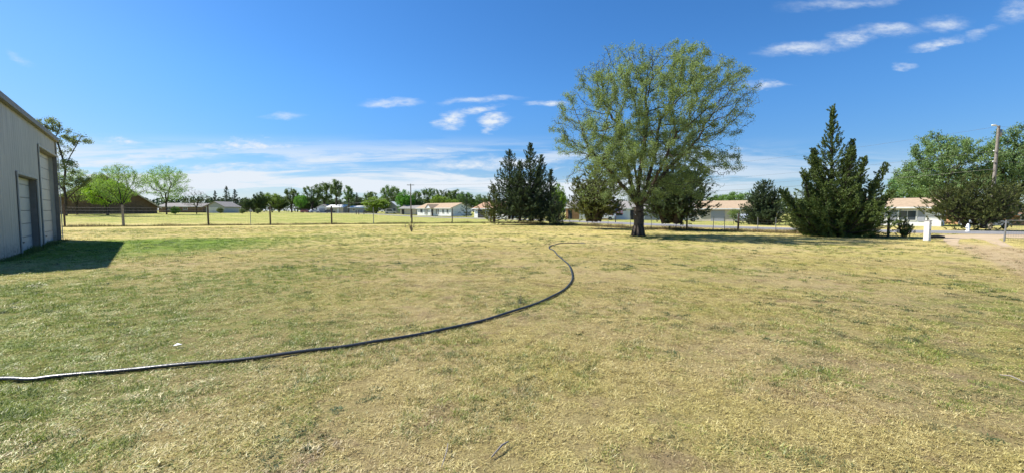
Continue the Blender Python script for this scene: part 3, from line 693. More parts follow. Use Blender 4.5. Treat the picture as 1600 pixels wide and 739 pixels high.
bt(403, 112, 325, 9, 'dense', GB, 'rightmost of three little round trees in the far field', g1)
rows = [(337, 165, 300, 20, 'spruce', GD, 'leftmost dark conifer of the three above the grey house'), (355, 160, 293, 26, 'spruce', GG, 'greenest and tallest conifer of the far left trio'), (368, 165, 298, 26, 'spruce', GD, 'right hand dark conifer of the far left trio'),
 (386, 180, 308, 22, 'dense', GD, 'dark low tree just right of the three far conifers'), (407, 185, 299, 24, 'dense', (.5, .6, .5), 'dark green domed tree left of the yellow green one'), (425, 190, 301, 34, 'round', (1.2, 1.3, .7), 'wide yellow green tree between two darker ones, far left row'),
 (456, 200, 292, 30, 'sparse', (.8, .85, .75), 'dusky open crowned tree above the pink car'), (470, 190, 304, 22, 'round', GV, 'small yellow green tree behind the pink car'),
 (488, 195, 288, 34, 'sparse', (.8, .9, .8), 'broad open tree above the small garage, left half'), (507, 200, 282, 40, 'sparse', (.8, .9, .75), 'tallest open crowned tree above the small grey garage'), (526, 190, 280, 24, 'tall', (.8, .9, .75), 'thin airy tree standing over the white roofed building'),
 (545, 185, 290, 20, 'tall', GG, 'slim tree with a single round top, above the dark hedge'), (558, 190, 303, 16, 'spruce', (.6, .6, .55), 'small pointed conifer left of the yellow green willow'),
 (580, 195, 297, 30, 'sparse', (.85, .95, .9), 'grey green tree rising behind the yellow green willow'), (588, 165, 307, 46, 'dense', (1.35, 1.5, .55), 'wide low yellow green willow beyond the far road'), (611, 185, 289, 36, 'round', (.85, 1, .9), 'tall grey green tree left of the bright green maple'),
 (633, 158, 296, 34, 'dense', (.7, 1.35, .4), 'bright green maple directly left of the far utility pole'), (650, 162, 307, 26, 'dense', (.45, .6, .5), 'very dark tree directly right of the far utility pole'),
 (672, 190, 291, 34, 'sparse', (.8, .92, .85), 'open grey green tree above the ridge of the orange roofed house'), (652, 200, 296, 26, 'sparse', (.8, .9, .85), 'thin tree top showing behind the far utility pole'), (693, 200, 294, 28, 'sparse', (.85, .85, .8), 'feathery half bare tree above the house porch'),
 (686, 160, 304, 32, 'round', (1.3, 1.4, .55), 'yellow green round tree behind the porch of the white house'), (706, 160, 311, 26, 'round', (1.25, 1.4, .55), 'low yellow green tree behind the right half of the white house'), (711, 195, 296, 26, 'tall', (.85, .95, .85), 'small open tree between the porch and the house corner'),
 (727, 190, 299, 32, 'round', (.75, .95, .8), 'green tree behind the spruce beside the white house'), (751, 190, 303, 40, 'dense', (.7, .9, .65), 'low green tree behind the second orange roof'), (436, 205, 306, 30, 'dense', (.6, .7, .6), 'dim green tree behind the yellow green one, far left row'), (560, 215, 306, 40, 'dense', (.55, .65, .6), 'dark low tree behind the small pointed conifer'), (397, 205, 310, 40, 'dense', (.6, .7, .6), 'dim tree filling the gap right of the far conifers'), (480, 215, 306, 50, 'dense', (.6, .7, .6), 'dark low tree behind the small grey garage'), (523, 215, 309, 40, 'dense', (.55, .65, .6), 'dark low tree behind the white roofed building'), (700, 215, 305, 60, 'dense', (.6, .75, .65), 'dark wide tree at the very back behind the white house')]
for r_ in rows: bt(*r_)
bt(729, 121, 305, 22, 'spruce', (1, 1.1, .9), 'dark pointed spruce at the right corner of the far white house', 'trees beyond the far road')
bt(871, 85, 285, 34, 'dense', (1.3, 1.5, .5), 'yellow green tree peeking out behind the right side of the spruce clump', 'trees across the road')
bt(1155, 92, 299, 70, 'round', (.9, 1.15, .75), 'pale green tree behind the pinkish roof, between junipers and cedar', 'trees across the road')
bt(1125, 100, 304, 50, 'round', (.9, 1.1, .75), 'lower green tree behind the left end of the pinkish roof', 'trees across the road')
bt(1147, 58, 326, 24, 'young', (1.2, 1.3, .7), 'small thin yellow green tree in the yard of the pinkish roofed house', 'trees across the road')
bt(1462, 66, 203, 158, 'cloudy', (1.0, 1.15, 1.05), 'tall pale green cottonwood behind the white house', 'trees across the road')
bt(1585, 62, 195, 158, 'cloudy', (.95, 1.1, 1.05), 'tall pale green cottonwood behind the power pole', 'trees across the road')
bt(1424, 78, 265, 70, 'round', (.85, 1.15, .95), 'lower pale tree behind the roof of the white house', 'trees across the road')
bt(918, 100, 316, 60, 'dense', (.55, .7, .6), 'dark tree behind the tan brick house', 'trees across the road')
bt(1015, 96, 308, 80, 'dense', (.55, .7, .55), 'dark tree behind the long white house', 'trees across the road')
# far wood closing the horizon
r = np.random.default_rng(5); n = 34000
X = r.uniform(-430, 560, n); Y = 250+r.uniform(0, 35, n)+np.abs(X)*.06; top = 5.5+4.5*vnoise(np.c_[X, Y], .06, 9)+3*vnoise(np.c_[X, Y], .25, 10)
c = np.c_[X, Y, top*np.sqrt(r.uniform(0, 1, n))]; lc = leaves(c, unit(r.normal(size=(n, 3))), 1.7, 1.1, None, r)
wood = link('distant_wood', fastmesh('distant_wood', lc, 4, tint=vnoise(np.c_[X, Y], .1, 3)*.7), L_bgc); kind(wood, 'stuff'); wood.color = (1.1, 1.25, .95, 1); wood['label'] = 'low dark line of distant trees along the horizon'

# ------------------------------------------------------------------ the metal shed
def shed():
    L = (SHED_N-SHED_F).length; H = 5.25
    e = empty('metal_shed', (SHED_F.x, SHED_F.y, 0), 'grey corrugated metal shed with two recessed white garage doors', 'shed', None, math.atan2(sh_u.y, sh_u.x))
    # local x along the wall towards the camera, local -y is outwards or inwards
    loc_n = Vector((math.cos(-e.rotation_euler.z)*sh_n.x-math.sin(-e.rotation_euler.z)*sh_n.y, math.sin(-e.rotation_euler.z)*sh_n.x+math.cos(-e.rotation_euler.z)*sh_n.y))
    s = 1 if loc_n.y > 0 else -1; D = 9.0
    m = bpy.data.materials.new('shed_panel'); m.use_nodes = True; n = NT(m.node_tree); b = m.node_tree.nodes['Principled BSDF']
    tcn = n.n('ShaderNodeTexCoord'); x, y, z = n.sep(tcn.outputs['Object'])
    v1 = n.noise(n.comb(n.math('MULTIPLY', x, 5.0), y, n.math('MULTIPLY', z, .5)), 1.0, 5, .6); v2 = n.noise(tcn.outputs['Object'], 9, 4)
    c = n.mix(n.rng(v1, .3, .7), (.50, .475, .43), (.35, .335, .305)); c = n.mix(n.rng(z, .5, .0, 0, .45), c, (.40, .37, .32)); c = n.mix(n.rng(v2, .62, .75, 0, .5), c, (.36, .34, .30)); v3 = n.noise(n.comb(n.math('MULTIPLY', x, 2.2), y, n.math('MULTIPLY', z, .35)), 1.0, 6, .7); c = n.mix(n.rng(v3, .56, .70, 0, .45), c, (.30, .265, .22)); c = n.mix(n.math('MULTIPLY', n.rng(z, .55, .0), n.rng(v2, .42, .6)), c, (.22, .185, .14))
    n.put(b.inputs['Base Color'], c); b.inputs['Roughness'].default_value = .55; b.inputs['Metallic'].default_value = .1
    def corr(u0, u1, y, z0, z1, mb):          # ribbed sheet facing outwards
        k = int((u1-u0)/.075)+1; xs = [u0+(u1-u0)*i/k for i in range(k+1)]
        for i in range(k):
            o0, o1 = (.018 if i % 4 == 0 else 0), (.018 if (i+1) % 4 == 0 else 0)
            a, b_ = xs[i], xs[i+1]; mb.add([(a, s*(y+o0), z0), (b_, s*(y+o1), z0), (b_, s*(y+o1), z1), (a, s*(y+o0), z1)], [(0, 1, 2, 3)])
    def ux(px):                                # distance along the wall of the point at this pixel column
        d = pdir(px, 331); k_ = d.x/d.y; return (k_*SHED_F.y-SHED_F.x)/(sh_u.x-k_*sh_u.y)
    d1 = (ux(64.5), ux(88)); d2 = (ux(30), ux(51)) ; d1 = (ux(94), ux(65)); d2 = (ux(59), ux(29)); d3 = (ux(2), L-.05)
    def zat(px, py):
        u_ = ux(px); Y = SHED_F.y+sh_u.y*u_; return ztop(px, py, Y)
    h1, h2 = zat(65, 229), zat(29, 272)
    mb = MB(); cur = 0
    for (a, b_, h) in [(d1[0], d1[1], h1), (d2[0], d2[1], h2)]:
        corr(cur, a, 0, 0, H, mb); corr(a, b_, 0, h, H, mb); cur = b_
    corr(cur, L, 0, 0, H, mb)
    g = .9                                    # gable ends and back wall
    for xx in (0, L): mb.add([(xx, 0, 0), (xx, -s*D, 0), (xx, -s*D, H), (xx, -s*D/2, H+g), (xx, 0, H)], [(0, 1, 2, 3, 4)])
    mb.add([(0, -s*D, 0), (L, -s*D, 0), (L, -s*D, H), (0, -s*D, H)], [(0, 1, 2, 3)])
    mb.build('wall', m, e)
    mb = MB(); o = .10
    for sd_ in (0, 1):
        y0 = s*o if sd_ == 0 else -s*(D+o); y1 = -s*D/2
        mb.add([(-o, y0, H+.0), (L+o, y0, H+.0), (L+o, y1, H+g+.03), (-o, y1, H+g+.03), (-o, y0, H+.09), (L+o, y0, H+.09), (L+o, y1, H+g+.12), (-o, y1, H+g+.12)],
               [(3,2,1,0),(4,5,6,7),(0,1,5,4),(1,2,6,5),(2,3,7,6),(3,0,4,7)])
    mb.build('roof', mat('shed_roof', (.42, .41, .40), .5, .4, .15, 1, metal=.2), e)
    mb = MB(); mb.box(-.12, L+.12, *sorted((s*.03, s*.16)), H-.10, H+.10); mb.build('eave_trim', mat('shed_trim', (.24, .225, .21), .6, .3, .3, 4), e)
    dm = bpy.data.materials.new('garage_door'); dm.use_nodes = True; n = NT(dm.node_tree); b = dm.node_tree.nodes['Principled BSDF']
    z = n.sep(n.n('ShaderNodeTexCoord').outputs['Object'])[2]
    fr = n.math('FRACT', n.math('DIVIDE', z, .52)); ln = n.rng(fr, .03, .06, 0, 1)
    n.put(b.inputs['Base Color'], n.mix(ln, (.30, .30, .30), n.mix(n.noise(n.n('ShaderNodeTexCoord').outputs['Object'], 2, 5), (.52, .515, .49), (.42, .41, .39)))); b.inputs['Roughness'].default_value = .5
    jm = mat('door_jamb', (.20, .185, .175), .7, .2, .2, 4)
    for (a, b_, h, lab, dep) in [(d1[0], d1[1], h1, 'tall white garage door', .24), (d2[0], d2[1], h2, 'shorter white garage door', .20)]:
        mb = MB(); k = max(2, int(h/.52)); 
        for i in range(k+1):
            z0 = i*.52; z1 = min(h, z0+.505)
            if z1 > z0: mb.box(a, b_, *sorted((-s*dep, -s*(dep+.05))), z0, z1)
        dd = mb.build('garage_door', dm, e); dd['label'] = lab
        mb = MB(); mb.box((a+b_)/2-.12, (a+b_)/2+.12, *sorted((-s*(dep-.03), -s*(dep-.001))), .30, .34); mb.build('handle', M['dark'], dd)
        mb = MB()
        mb.box(a-.0, a+.03, *sorted((-s*.001, -s*dep)), 0, h); mb.box(b_-.03, b_, *sorted((-s*.001, -s*dep)), 0, h); mb.box(a+.03, b_-.03, *sorted((-s*.001, -s*dep)), h-.04, h)
        mb.build('door_frame', jm, e)
        mb = MB(); mb.box(a-.10, a, *sorted((s*.021, s*.05)), 0, h+.10); mb.box(b_, b_+.10, *sorted((s*.021, s*.05)), 0, h+.10); mb.box(a, b_, *sorted((s*.021, s*.05)), h, h+.10)
        mb.build('door_casing', mat('casing', (.45, .44, .42), .6, .3, .2, 3), e)
    mb = MB(); mb.box(L-.02, L+.06, *sorted((-s*.1, s*.05)), 0, H-.1); mb.build('corner_trim', jm, e)
    mb = MB(); mb.box(-.06, .02, *sorted((-s*.1, s*.05)), 0, H-.1); mb.build('corner_trim', jm, e)
shed()

# ------------------------------------------------------------------ houses
def house(name, label, P0, ang, L, D, wh, rh, wm, rm, feats=(), over=.45, gable_front=False, cat='house', group=None, porch=None, trim=None):
    """P0 = left front corner seen from the camera; local x runs along the front, local y goes back"""
    e = empty(name, (P0[0], P0[1], hz(P0[0], P0[1])), label, cat, group, ang)
    w_ = .2; mb = MB()
    if not gable_front:
        mb.add([(0,0,0),(L,0,0),(L,0,wh),(0,0,wh),(0,D,0),(L,D,0),(L,D,wh),(0,D,wh),(0,D/2,wh+rh*.985),(L,D/2,wh+rh*.985)],
               [(0,1,2,3),(5,4,7,6),(4,0,3,8,7),(1,5,6,9,2)])
    else:
        mb.add([(0,0,0),(L,0,0),(L,0,wh),(L/2,0,wh+rh*.985),(0,0,wh),(0,D,0),(L,D,0),(L,D,wh),(L/2,D,wh+rh*.985),(0,D,wh)],
               [(0,1,2,3,4),(9,8,7,6,5),(5,0,4,9),(1,6,7,2)])
    mb.build('wall', wm, e)
    t = .14; o = over; mb = MB(); a = (D if not gable_front else L)/2; sl = rh/a
    for sgn in (0, 1):
        prof = [(-o, wh-sl*o+.01), (a, wh+rh+.01), (a, wh+rh+t), (-o, wh-sl*o+t)]
        if sgn: prof = [(2*a-x, z) for x, z in prof]
        if not gable_front: mb.add([(-o, y, z) for y, z in prof]+[(L+o, y, z) for y, z in prof], [(0,1,2,3),(7,6,5,4),(0,4,5,1),(1,5,6,2),(2,6,7,3),(3,7,4,0)])
        else: mb.add([(x, -o, z) for x, z in prof]+[(x, D+o, z) for x, z in prof], [(0,1,2,3),(7,6,5,4),(0,4,5,1),(1,5,6,2),(2,6,7,3),(3,7,4,0)])
    rf = mb.build('roof', rm, e)
    if not gable_front:
        mb = MB(); mb.box(-o-.01, L+o+.01, -o-.06, -o-.003, wh-sl*o-.04, wh-sl*o+t+.01); mb.build('fascia', trim or M['white_paint'], rf)
    for f in feats:
        ty, x0, x1, z0, z1 = f[:5]
        if ty == 'window':
            mb = MB()
            for q in ((x0-.08, x1+.08, z0-.08, z0), (x0-.08, x1+.08, z1, z1+.08), (x0-.08, x0, z0, z1), (x1, x1+.08, z0, z1), ((x0+x1)/2-.02, (x0+x1)/2+.02, z0, z1)): mb.box(q[0], q[1], -.07, .0-.003, q[2], q[3])
            fr = mb.build('window', M['white_paint'], e); mb = MB(); mb.box(x0, x1, -.03, -.004, z0, z1); mb.build('pane', M['glass'], fr)
        elif ty == 'shutter':
            mb = MB(); mb.box(x0, x1, -.05, -.003, z0, z1); mb.build('shutter', M['shutter'], e)
        elif ty == 'door':
            mb = MB(); mb.box(x0, x1, -.05, -.003, z0, z1); mb.build('door', f[5] if len(f) > 5 else M['dark'], e)
        elif ty == 'garage':
            mb = MB()
            for k in range(4): mb.box(x0, x1, -.05, -.003, z0+(z1-z0)*k/4, z0+(z1-z0)*(k+1)/4-.03)
            mb.build('garage_door', f[5] if len(f) > 5 else M['white_paint'], e)
        elif ty == 'porch':                    # small gabled porch standing forward of the wall
            pw, dp = x1-x0, 1.6; mb = MB(); 
            for xx in (x0+.1, x1-.1): MB().box(xx-.08, xx+.08, -dp, -dp+.16, 0, wh-.1).build('porch_post', M['white_paint'], e)
            c = (x0+x1)/2; mb = MB(); top = wh+z1
            mb.prism([(x0-.3, wh-.15), (c, top), (c, top+.12), (x0-.3, wh-.03)], -dp-.2, D*.3); mb.prism([(x1+.3, wh-.15), (c, top), (c, top+.12), (x1+.3, wh-.03)], -dp-.2, D*.3)
            mb.build('porch_roof', rm, e)
            mb = MB(); mb.add([(x0-.1, -dp-.05, wh-.1), (x1+.1, -dp-.05, wh-.1), (c, -dp-.05, top-.08)], [(0, 1, 2)]); mb.prism([(x0-.1, wh-.1), (x1+.1, wh-.1), (c, top-.08)], -dp-.04, -dp+.05); mb.build('porch_gable', M['white_siding'], e)
    return e
D45 = -math.pi/4
p = at(652, 139)
house('white_house', 'long far white house with orange roof, gabled porch and dark windows', p, D45, 19, 8, 2.5, 1.5, M['white_siding'], M['shingle'],
      [('window', 2.0, 3.2, 1.0, 2.1), ('window', 4.6, 5.2, .5, 2.1), ('window', 5.6, 6.2, .5, 2.1), ('porch', 7.6, 10.2, 0, 1.1), ('door', 8.4, 9.4, 0, 2.1), ('window', 11, 11.6, .6, 2.1), ('window', 12, 12.6, .6, 2.1), ('window', 14.5, 15.3, .9, 2.0), ('window', 16.8, 17.6, .9, 2.0)])
p = at(741, 110)
house('white_house', 'second far white house with red brown roof and dark carport, left of the spruces', p, D45, 13, 8, 2.5, 1.6, M['white_siding'], M['shingle_red'], [('garage', 1.5, 4.5, 0, 2.1, M['dark']), ('garage', 5.2, 7.2, 0, 2.1, M['shutter']), ('window', 9, 10, 1, 2)])
p = at(602, 168)
house('beige_house', 'small beige house with pale roof and parked trailer, under the bright maple', p, -.35, 6.5, 7, 2.5, 2.2, M['beige'], M['roof_white'], [('window', 1.2, 2.2, 1, 2.1), ('window', 4, 5, 1, 2.1)], gable_front=True)
p = at(625, 152)
house('garage_building', 'low tan garage with grey roof, left of the far utility pole', p, -.3, 6.6, 7, 2.2, 1.0, M['beige'], M['shingle_grey'], [('door', .8, 1.8, 0, 1.9), ('window', 4.2, 5.2, .9, 1.7)], cat='garage')
p = at(495.5, 190)
house('garage_building', 'little grey garage with dark brown gable and grey door', p, 0.0, 4.6, 6, 2.5, 1.3, M['roof_white'], M['shingle_grey'], [('garage', .8, 3.8, 0, 2.0, M['shutter'])], gable_front=True, cat='garage')
p = at(511, 188)
house('low_house', 'white roofed low building beside the little grey garage', p, -.15, 8, 7, 2.5, 1.1, M['beige'], M['roof_white'], [('door', 5, 6, 0, 2, M['white_paint']), ('window', 1.5, 3, 1, 2)])
p = at(545, 185)
house('low_house', 'low dim building with pale roof edge behind the hedge', p, -.2, 9, 7, 2.3, .8, M['shutter'], M['roof_white'], [('window', 2, 3, 1, 1.9)])
p = at(248, 150)
house('low_house', 'long low brown roofed house beyond the bare tree', p, 0.0, 16, 8, 2.2, 1.2, M['brown_brick'], M['shingle_grey'], [('window', 3, 4.5, 1, 2), ('window', 9, 10.5, 1, 2)])
p = at(322, 140)
house('grey_house', 'light grey garage house with gable, left of the three far conifers', p, .0, 6.2, 8, 2.2, 1.6, M['grey_siding'], M['shingle_grey'], [('garage', 1.0, 4.0, 0, 1.9)], gable_front=True)
p = (-129.6, 116.2)
bb = house('brown_building', 'large brown building with a tall gable end behind young trees', p, D45, 30, 19.9, 2.1, 7.6, M['brown_brick'], M['shingle_brown'], [('window', 20, 22, .9, 1.8)], cat='building', over=.9, trim=M['beige'])
mb = MB()
for (y0, y1, z0, z1) in ((-.9, 9.95, 1.5, 9.8), (20.8, 9.95, 1.5, 9.8)): mb.add([(30.905, y0, z0), (30.905, y1, z1), (30.905, y1, z1-.35), (30.905, y0, z0-.35), (30.97, y0, z0), (30.97, y1, z1), (30.97, y1, z1-.35), (30.97, y0, z0-.35)], [(0,1,2,3),(7,6,5,4),(0,4,5,1),(3,2,6,7),(0,3,7,4),(1,5,6,2)])
mb.build('rake_trim', M['beige'], bb)
p = at(884, 92)
house('brick_house', 'tan brick house half hidden between spruces and olive juniper', p, -.5, 10, 8, 2.6, 1.5, M['tan_brick'], M['shingle_grey'], [('door', .6, 1.5, 0, 2.1, M['dark']), ('garage', 3.2, 5.6, 0, 2.1), ('door', 7.6, 8.6, 0, 2.1, M['dark'])])
p = at(948, 90)
house('white_house', 'long white house seen under the junipers behind the big tree', p, -.4, 21, 8, 2.5, 1.5, M['white_siding'], M['shingle_grey'], [('window', 2, 3.4, .9, 2), ('door', 5, 6, 0, 2.1), ('garage', 8, 11, 0, 2.1, M['shutter']), ('window', 13, 14.4, .9, 2), ('window', 17, 18.4, .9, 2)])
p = at(1088, 79)
house('pale_house', 'pale house with pinkish roof and dark garage, right of the dark juniper', p, -.6, 12, 8, 2.4, 1.4, M['beige'], M['shingle'], [('garage', 2.6, 4.9, 0, 2.0, M['shutter']), ('window', 6, 7.4, .9, 2), ('garage', 9.2, 12.0, 0, 2.2, M['dark'])])
p = (45.98, 60.5)
house('white_house', 'white sided house with orange roof and grey shuttered window, right of the cedar', p, -.85, 12.0, 8, 2.45, 1.15, M['white_siding'], M['shingle'],
      [('window', 8.1, 9.7, .75, 1.95), ('shutter', 7.15, 7.9, .6, 2.05), ('shutter', 9.9, 10.5, .6, 2.05), ('window', 2, 3, 1, 2)], over=.5)
p = at(1556, 57)
house('brick_house', 'low reddish house at the right edge behind the chain link fence', p, -.15, 12, 8, 1.6, 1.2, M['tan_brick'], M['shingle_red'], [('window', 3, 4.2, .7, 1.4), ('window', 6.5, 8, .7, 1.4)])

# ------------------------------------------------------------------ vehicles
def car(name, label, px, Y, ang, body, cat='car', tall=0):
    p = at(px, Y); e = empty(name, p, label, cat, None, ang); paint = mat('paint', body, .3, .5)
    mb = MB(); mb.prism([(-2.2, .32), (2.15, .32), (2.22, .62), (2.1, .82), (1.15, .92), (.95, .95), (-1.75, .98), (-2.15, .9), (-2.25, .6)], -.88, .88)
    h = 1.42+tall; mb.prism([(1.0, .93), (.35, h-.04), (.15, h), (-1.3-tall*.5, h), (-1.95, .96)], -.74, .74); mb.build('body', paint, e, False, .04)
    mb = MB(); mb.prism([(.78, 1.0), (.27, h-.1), (-1.2-tall*.4, h-.1), (-1.62, 1.0)], -.755, .755); mb.build('window', M['glass'], e)
    for x in (-1.35, 1.35):
        for y in (-.80, .80):
            wmb = MB(); wmb.tube([(x, y-.1, .33), (x, y+.1, .33)], .33, 16); wo_ = wmb.build('wheel', M['rubber'], e)
            r2 = MB(); r2.tube([(x, y-.105, .33), (x, y+.105, .33)], .18, 12); r2.build('rim', M['steel'], wo_)
    for y in (-.62, .62):
        mb = MB(); mb.box(2.13, 2.235, y-.16, y+.16, .62, .76); mb.build('headlight', M['white_paint'], e)
    return e
car('parked_car', 'faded red car parked at the far road, left of the little garage', 478, 187, .2, (.50, .16, .14))
car('parked_car', 'white car parked beside the little grey garage', 491, 188, .8, (.75, .75, .75))
car('parked_car', 'dark car before the white roofed building', 516, 180, .3, (.04, .05, .07))
car('parked_van', 'pale van parked before the beige house', 611, 158, .1, (.62, .58, .54), 'van', .6)
car('parked_car', 'dark parked car right of the yellow green willow', 577, 168, .2, (.06, .07, .09))
car('parked_car', 'white car parked left of the olive juniper trunk', 944, 84, -.4, (.78, .78, .78))
car('parked_car', 'silver car parked before the pinkish roofed house', 1160, 66, -2.0, (.35, .38, .42))
car('parked_car', 'white car parked under the pinkish roofed house carport', 1070, 73, -.3, (.75, .75, .75))
car('parked_van', 'grey blue van parked beneath the wide olive juniper', 1540, 46, .1, (.33, .37, .42), 'van', .45)

# ------------------------------------------------------------------ fences, posts, poles
def post(mb, p, h, r, lean=(0, 0), n=8):
    mb.tube([(p.x, p.y, p.z-.1), (p.x+lean[0]*.5, p.y+lean[1]*.5, p.z+h*.5), (p.x+lean[0], p.y+lean[1], p.z+h)], [r*1.05, r, r*.93], n)
def fence(name, label, posts, htop, nwires, mesh_dx, wr=.006):
    """posts: (x, y, height, radius, material)"""
    e = empty(name, (0, 0, 0), label, 'fence')
    e.location = (posts[0][0].x, posts[0][0].y, 0); o = e.location.copy()
    for (p, h, r_, mt, lab) in posts:
        if h <= 0: continue
        mb = MB(); post(mb, p-o, h, r_, (random.uniform(-.03, .03), random.uniform(-.03, .03))); q = mb.build('post', M[mt], e)
        if lab: q['label'] = lab
    mb = MB(); P = [q[0]-o for q in posts]
    for k in range(nwires):
        z = htop*(k+.6)/nwires; pts = []
        for a, b in zip(P[:-1], P[1:]):
            for j in range(4):
                t = j/4; c = a.lerp(b, t); pts.append((c.x, c.y, c.z+z-.05*4*t*(1-t)*.6+random.uniform(-.006, .006)))
        c = P[-1]; pts.append((c.x, c.y, c.z+z)); mb.tube(pts, wr, 4, False)
    if mesh_dx:
        for a, b in zip(P[:-1], P[1:]):
            m = max(1, int((b-a).length/mesh_dx))
            for j in range(m):
                c = a.lerp(b, (j+.5)/m); mb.add([(c.x-wr*.6, c.y, c.z+.03), (c.x+wr*.6, c.y, c.z+.03), (c.x+wr*.6, c.y, c.z+htop*.93), (c.x-wr*.6, c.y, c.z+htop*.93), (c.x, c.y+wr, c.z+.03), (c.x, c.y+wr, c.z+htop*.93)], [(0, 1, 2, 3), (1, 4, 5, 2), (4, 0, 3, 5)])
    mb.build('wire_mesh', M['wire'], e)
    return e
FL = [gp(100, 355), gp(192, 354.5), gp(258, 353.5), gp(325, 352), gp(391, 351.5), gp(422, 351), gp(518, 350), gp(583, 350), gp(642, 349.5), gp(706.5, 349.5), gp(767, 348.5)]
A, B = FL[0], FL[-1]
def onl(px):                                   # on the straight fence line at this column
    d = pdir(px, 331); k = d.x/d.y; t = (k*A.y-A.x)/((B.x-A.x)-k*(B.y-A.y)); return A.lerp(B, t)
A = Vector((A.x, A.y, 0)); B = Vector((B.x, B.y, 0))
lp = [(onl(20), 2.1, .07, 'wood_post', None), (onl(100), 2.1, .07, 'wood_post', None), (onl(192), 2.1, .10, 'wood_grey', 'pale weathered post'), (onl(258), 0, 0, None, None), (onl(325), 2.15, .085, 'wood_post', None), (onl(391), 1.9, .03, 'steel', 'thin steel post'), (onl(422), 2.1, .085, 'wood_post', None), (onl(518), 2.2, .09, 'wood_post', None), (onl(583.5), 2.1, .045, 'steel', None), (onl(643.5), 1.9, .09, 'wood_post', None), (onl(706.5), 2.0, .06, 'wood_post', None), (onl(767), 2.1, .09, 'tan_brick', 'reddish wooden corner post')]
fence('wire_fence', 'long tall wire fence with dark wooden posts across the back of the lawn', lp, 1.95, 7, .30, .0038)
A2, B2 = gp(870, 351.3), gp(1212, 364)
rp = [B.copy()]+[gp(*q) for q in [(830, 350), (877, 351.6), (890, 352), (918, 353.5), (950, 355), (985, 357), (1018, 358), (1056, 359), (1073, 359.7), (1114, 361), (1132, 361.3), (1153, 361.7), (1184, 362.8), (1212, 364), (1260, 366), (1330, 369), (1387.5, 371.3)]]
rps = [(q, 1.25 if i not in (9, 12, 17) else 1.6, .028 if i not in (9, 12, 17) else .075, 'steel' if i not in (9, 12, 17) else 'wood_post', None) for i, q in enumerate(rp)]
rps[0] = (rp[0], 0, 0, None, None)
fence('wire_fence', 'low wire fence on thin steel posts along the road behind the big tree', rps, 1.1, 5, .25, .003)
# white pillar
p = gp(1448, 376); e = empty('gate_post', p, 'short thick white painted post with peeling paint by the dirt drive', 'post', None, .5)
pm = mat('peeling_paint', (.80, .80, .78), .8, .2, .8, 9, var2=(.72, .70, .66), bump=.6, bscale=20)
mb = MB(); mb.box(-.14, .14, -.13, .13, -.05, 1.16); mb.build('post', pm, e, bevel=.02)
mb = MB(); mb.box(-.165, .165, -.155, .155, 1.162, 1.21); mb.build('cap', mat('cap', (.6, .58, .55), .8, .2, .5, 12), e, bevel=.015)
mb = MB()
for (z, x) in ((.35, .04), (.62, -.05), (.98, .03)): mb.box(x-.04, x+.04, -.15, -.132, z, z+.05)
mb.build('hinge', M['wood_post'], e)
# fallen log bit beside the drive
p = gp(1465, 372); mb = MB(); mb.tube([(-.5, 0, .09), (0, .05, .11), (.45, .02, .08)], [.08, .10, .07], 8); lg = mb.build('log', M['wood_post']); lg.location = p; tag(lg, 'short dark log lying in the grass right of the white post', 'log')
# chain link fence at right edge
P1, P2 = gp(1569, 377), gp(1700, 379)
p2 = [(P1, 1.25, .04, 'steel', None), (P1.lerp(P2, .5), 1.25, .035, 'steel', None), (P2, 1.25, .035, 'steel', None)]
fe = fence('chain_link_fence', 'grey chain link fence with steel posts at the far right beyond the drive', p2, 1.2, 9, .12, .004)
mb = MB(); mb.tube([(0, 0, 1.22), tuple(Vector(P2)-Vector(P1)+Vector((0, 0, 1.22)))], .022, 8); mb.build('top_rail', M['steel'], fe)
# hydrant-like marker by the road
p = gp(1512, 362.5); e = empty('fire_hydrant', p, 'small white hydrant at the road edge under the wide juniper', 'hydrant')
mb = MB(); mb.tube([(0, 0, 0), (0, 0, .08), (0, 0, .09), (0, 0, .55), (0, 0, .66), (0, 0, .74)], [.16, .16, .11, .12, .09, .03], 12); mb.build('body', M['white_paint'], e, True)
mb = MB(); mb.tube([(-.2, 0, .42), (.2, 0, .42)], .05, 8); mb.build('nozzle', M['white_paint'], e)

# power poles and lines
def ppole(label, p, h, r, arm, parts=()):
    e = empty('power_pole', p, label, 'pole')
    mb = MB(); mb.tube([(0, 0, -.1), (.03, 0, h*.5), (.10 if h > 9 else 0, 0, h)], [r, r*.85, r*.65], 10); pole = mb.build('pole', M['wood_grey'], e)
    if arm:
        mb = MB(); mb.box(-arm, arm, -.06, .06, h-.35, h-.23); am = mb.build('crossarm', M['wood_grey'], e)
        for x in (-arm*.9, -arm*.45, arm*.45, arm*.9):
            mb = MB(); mb.tube([(x, 0, h-.23), (x, 0, h-.10)], .035, 6); mb.build('insulator', M['steel'], am)
    return e
PR = at(1549, 43.5); hR = ztop(1555, 197, 43.5)
e = ppole('tall weathered power pole with transformer and street lamp head at the right', PR, hR, .17, 0)
mb = MB(); mb.tube([(.36, .1, hR-1.1), (.36, .1, hR-1.05), (.36, .1, hR-.42), (.36, .1, hR-.36)], [.12, .18, .18, .12], 12); mb.build('transformer', M['steel'], e, True)
mb = MB(); mb.tube([(.1, 0, hR-.15), (-.25, -.1, hR-.03), (-.45, -.15, hR)], .03, 6); arm_ = mb.build('lamp_arm', M['steel'], e)
mb = MB(); mb.tube([(-.2, -.1, hR), (-.5, -.16, hR+.02), (-.85, -.22, hR), (-.95, -.24, hR-.02)], [.05, .10, .09, .03], 8); mb.build('lamp_head', M['white_paint'], arm_, True)
mb = MB()
for z in (hR-2.6, hR-3.7): mb.tube([(-.17, -.02, z), (-.28, -.02, z+.02)], .06, 6)
mb.build('insulator', M['white_paint'], e)
PR2 = at(1004, 80)
e2 = ppole('second power pole of the road line hidden behind the big tree', PR2, 9.6, .17, 0)
PL = at(642, 98); hL = ztop(642, 288, 98)
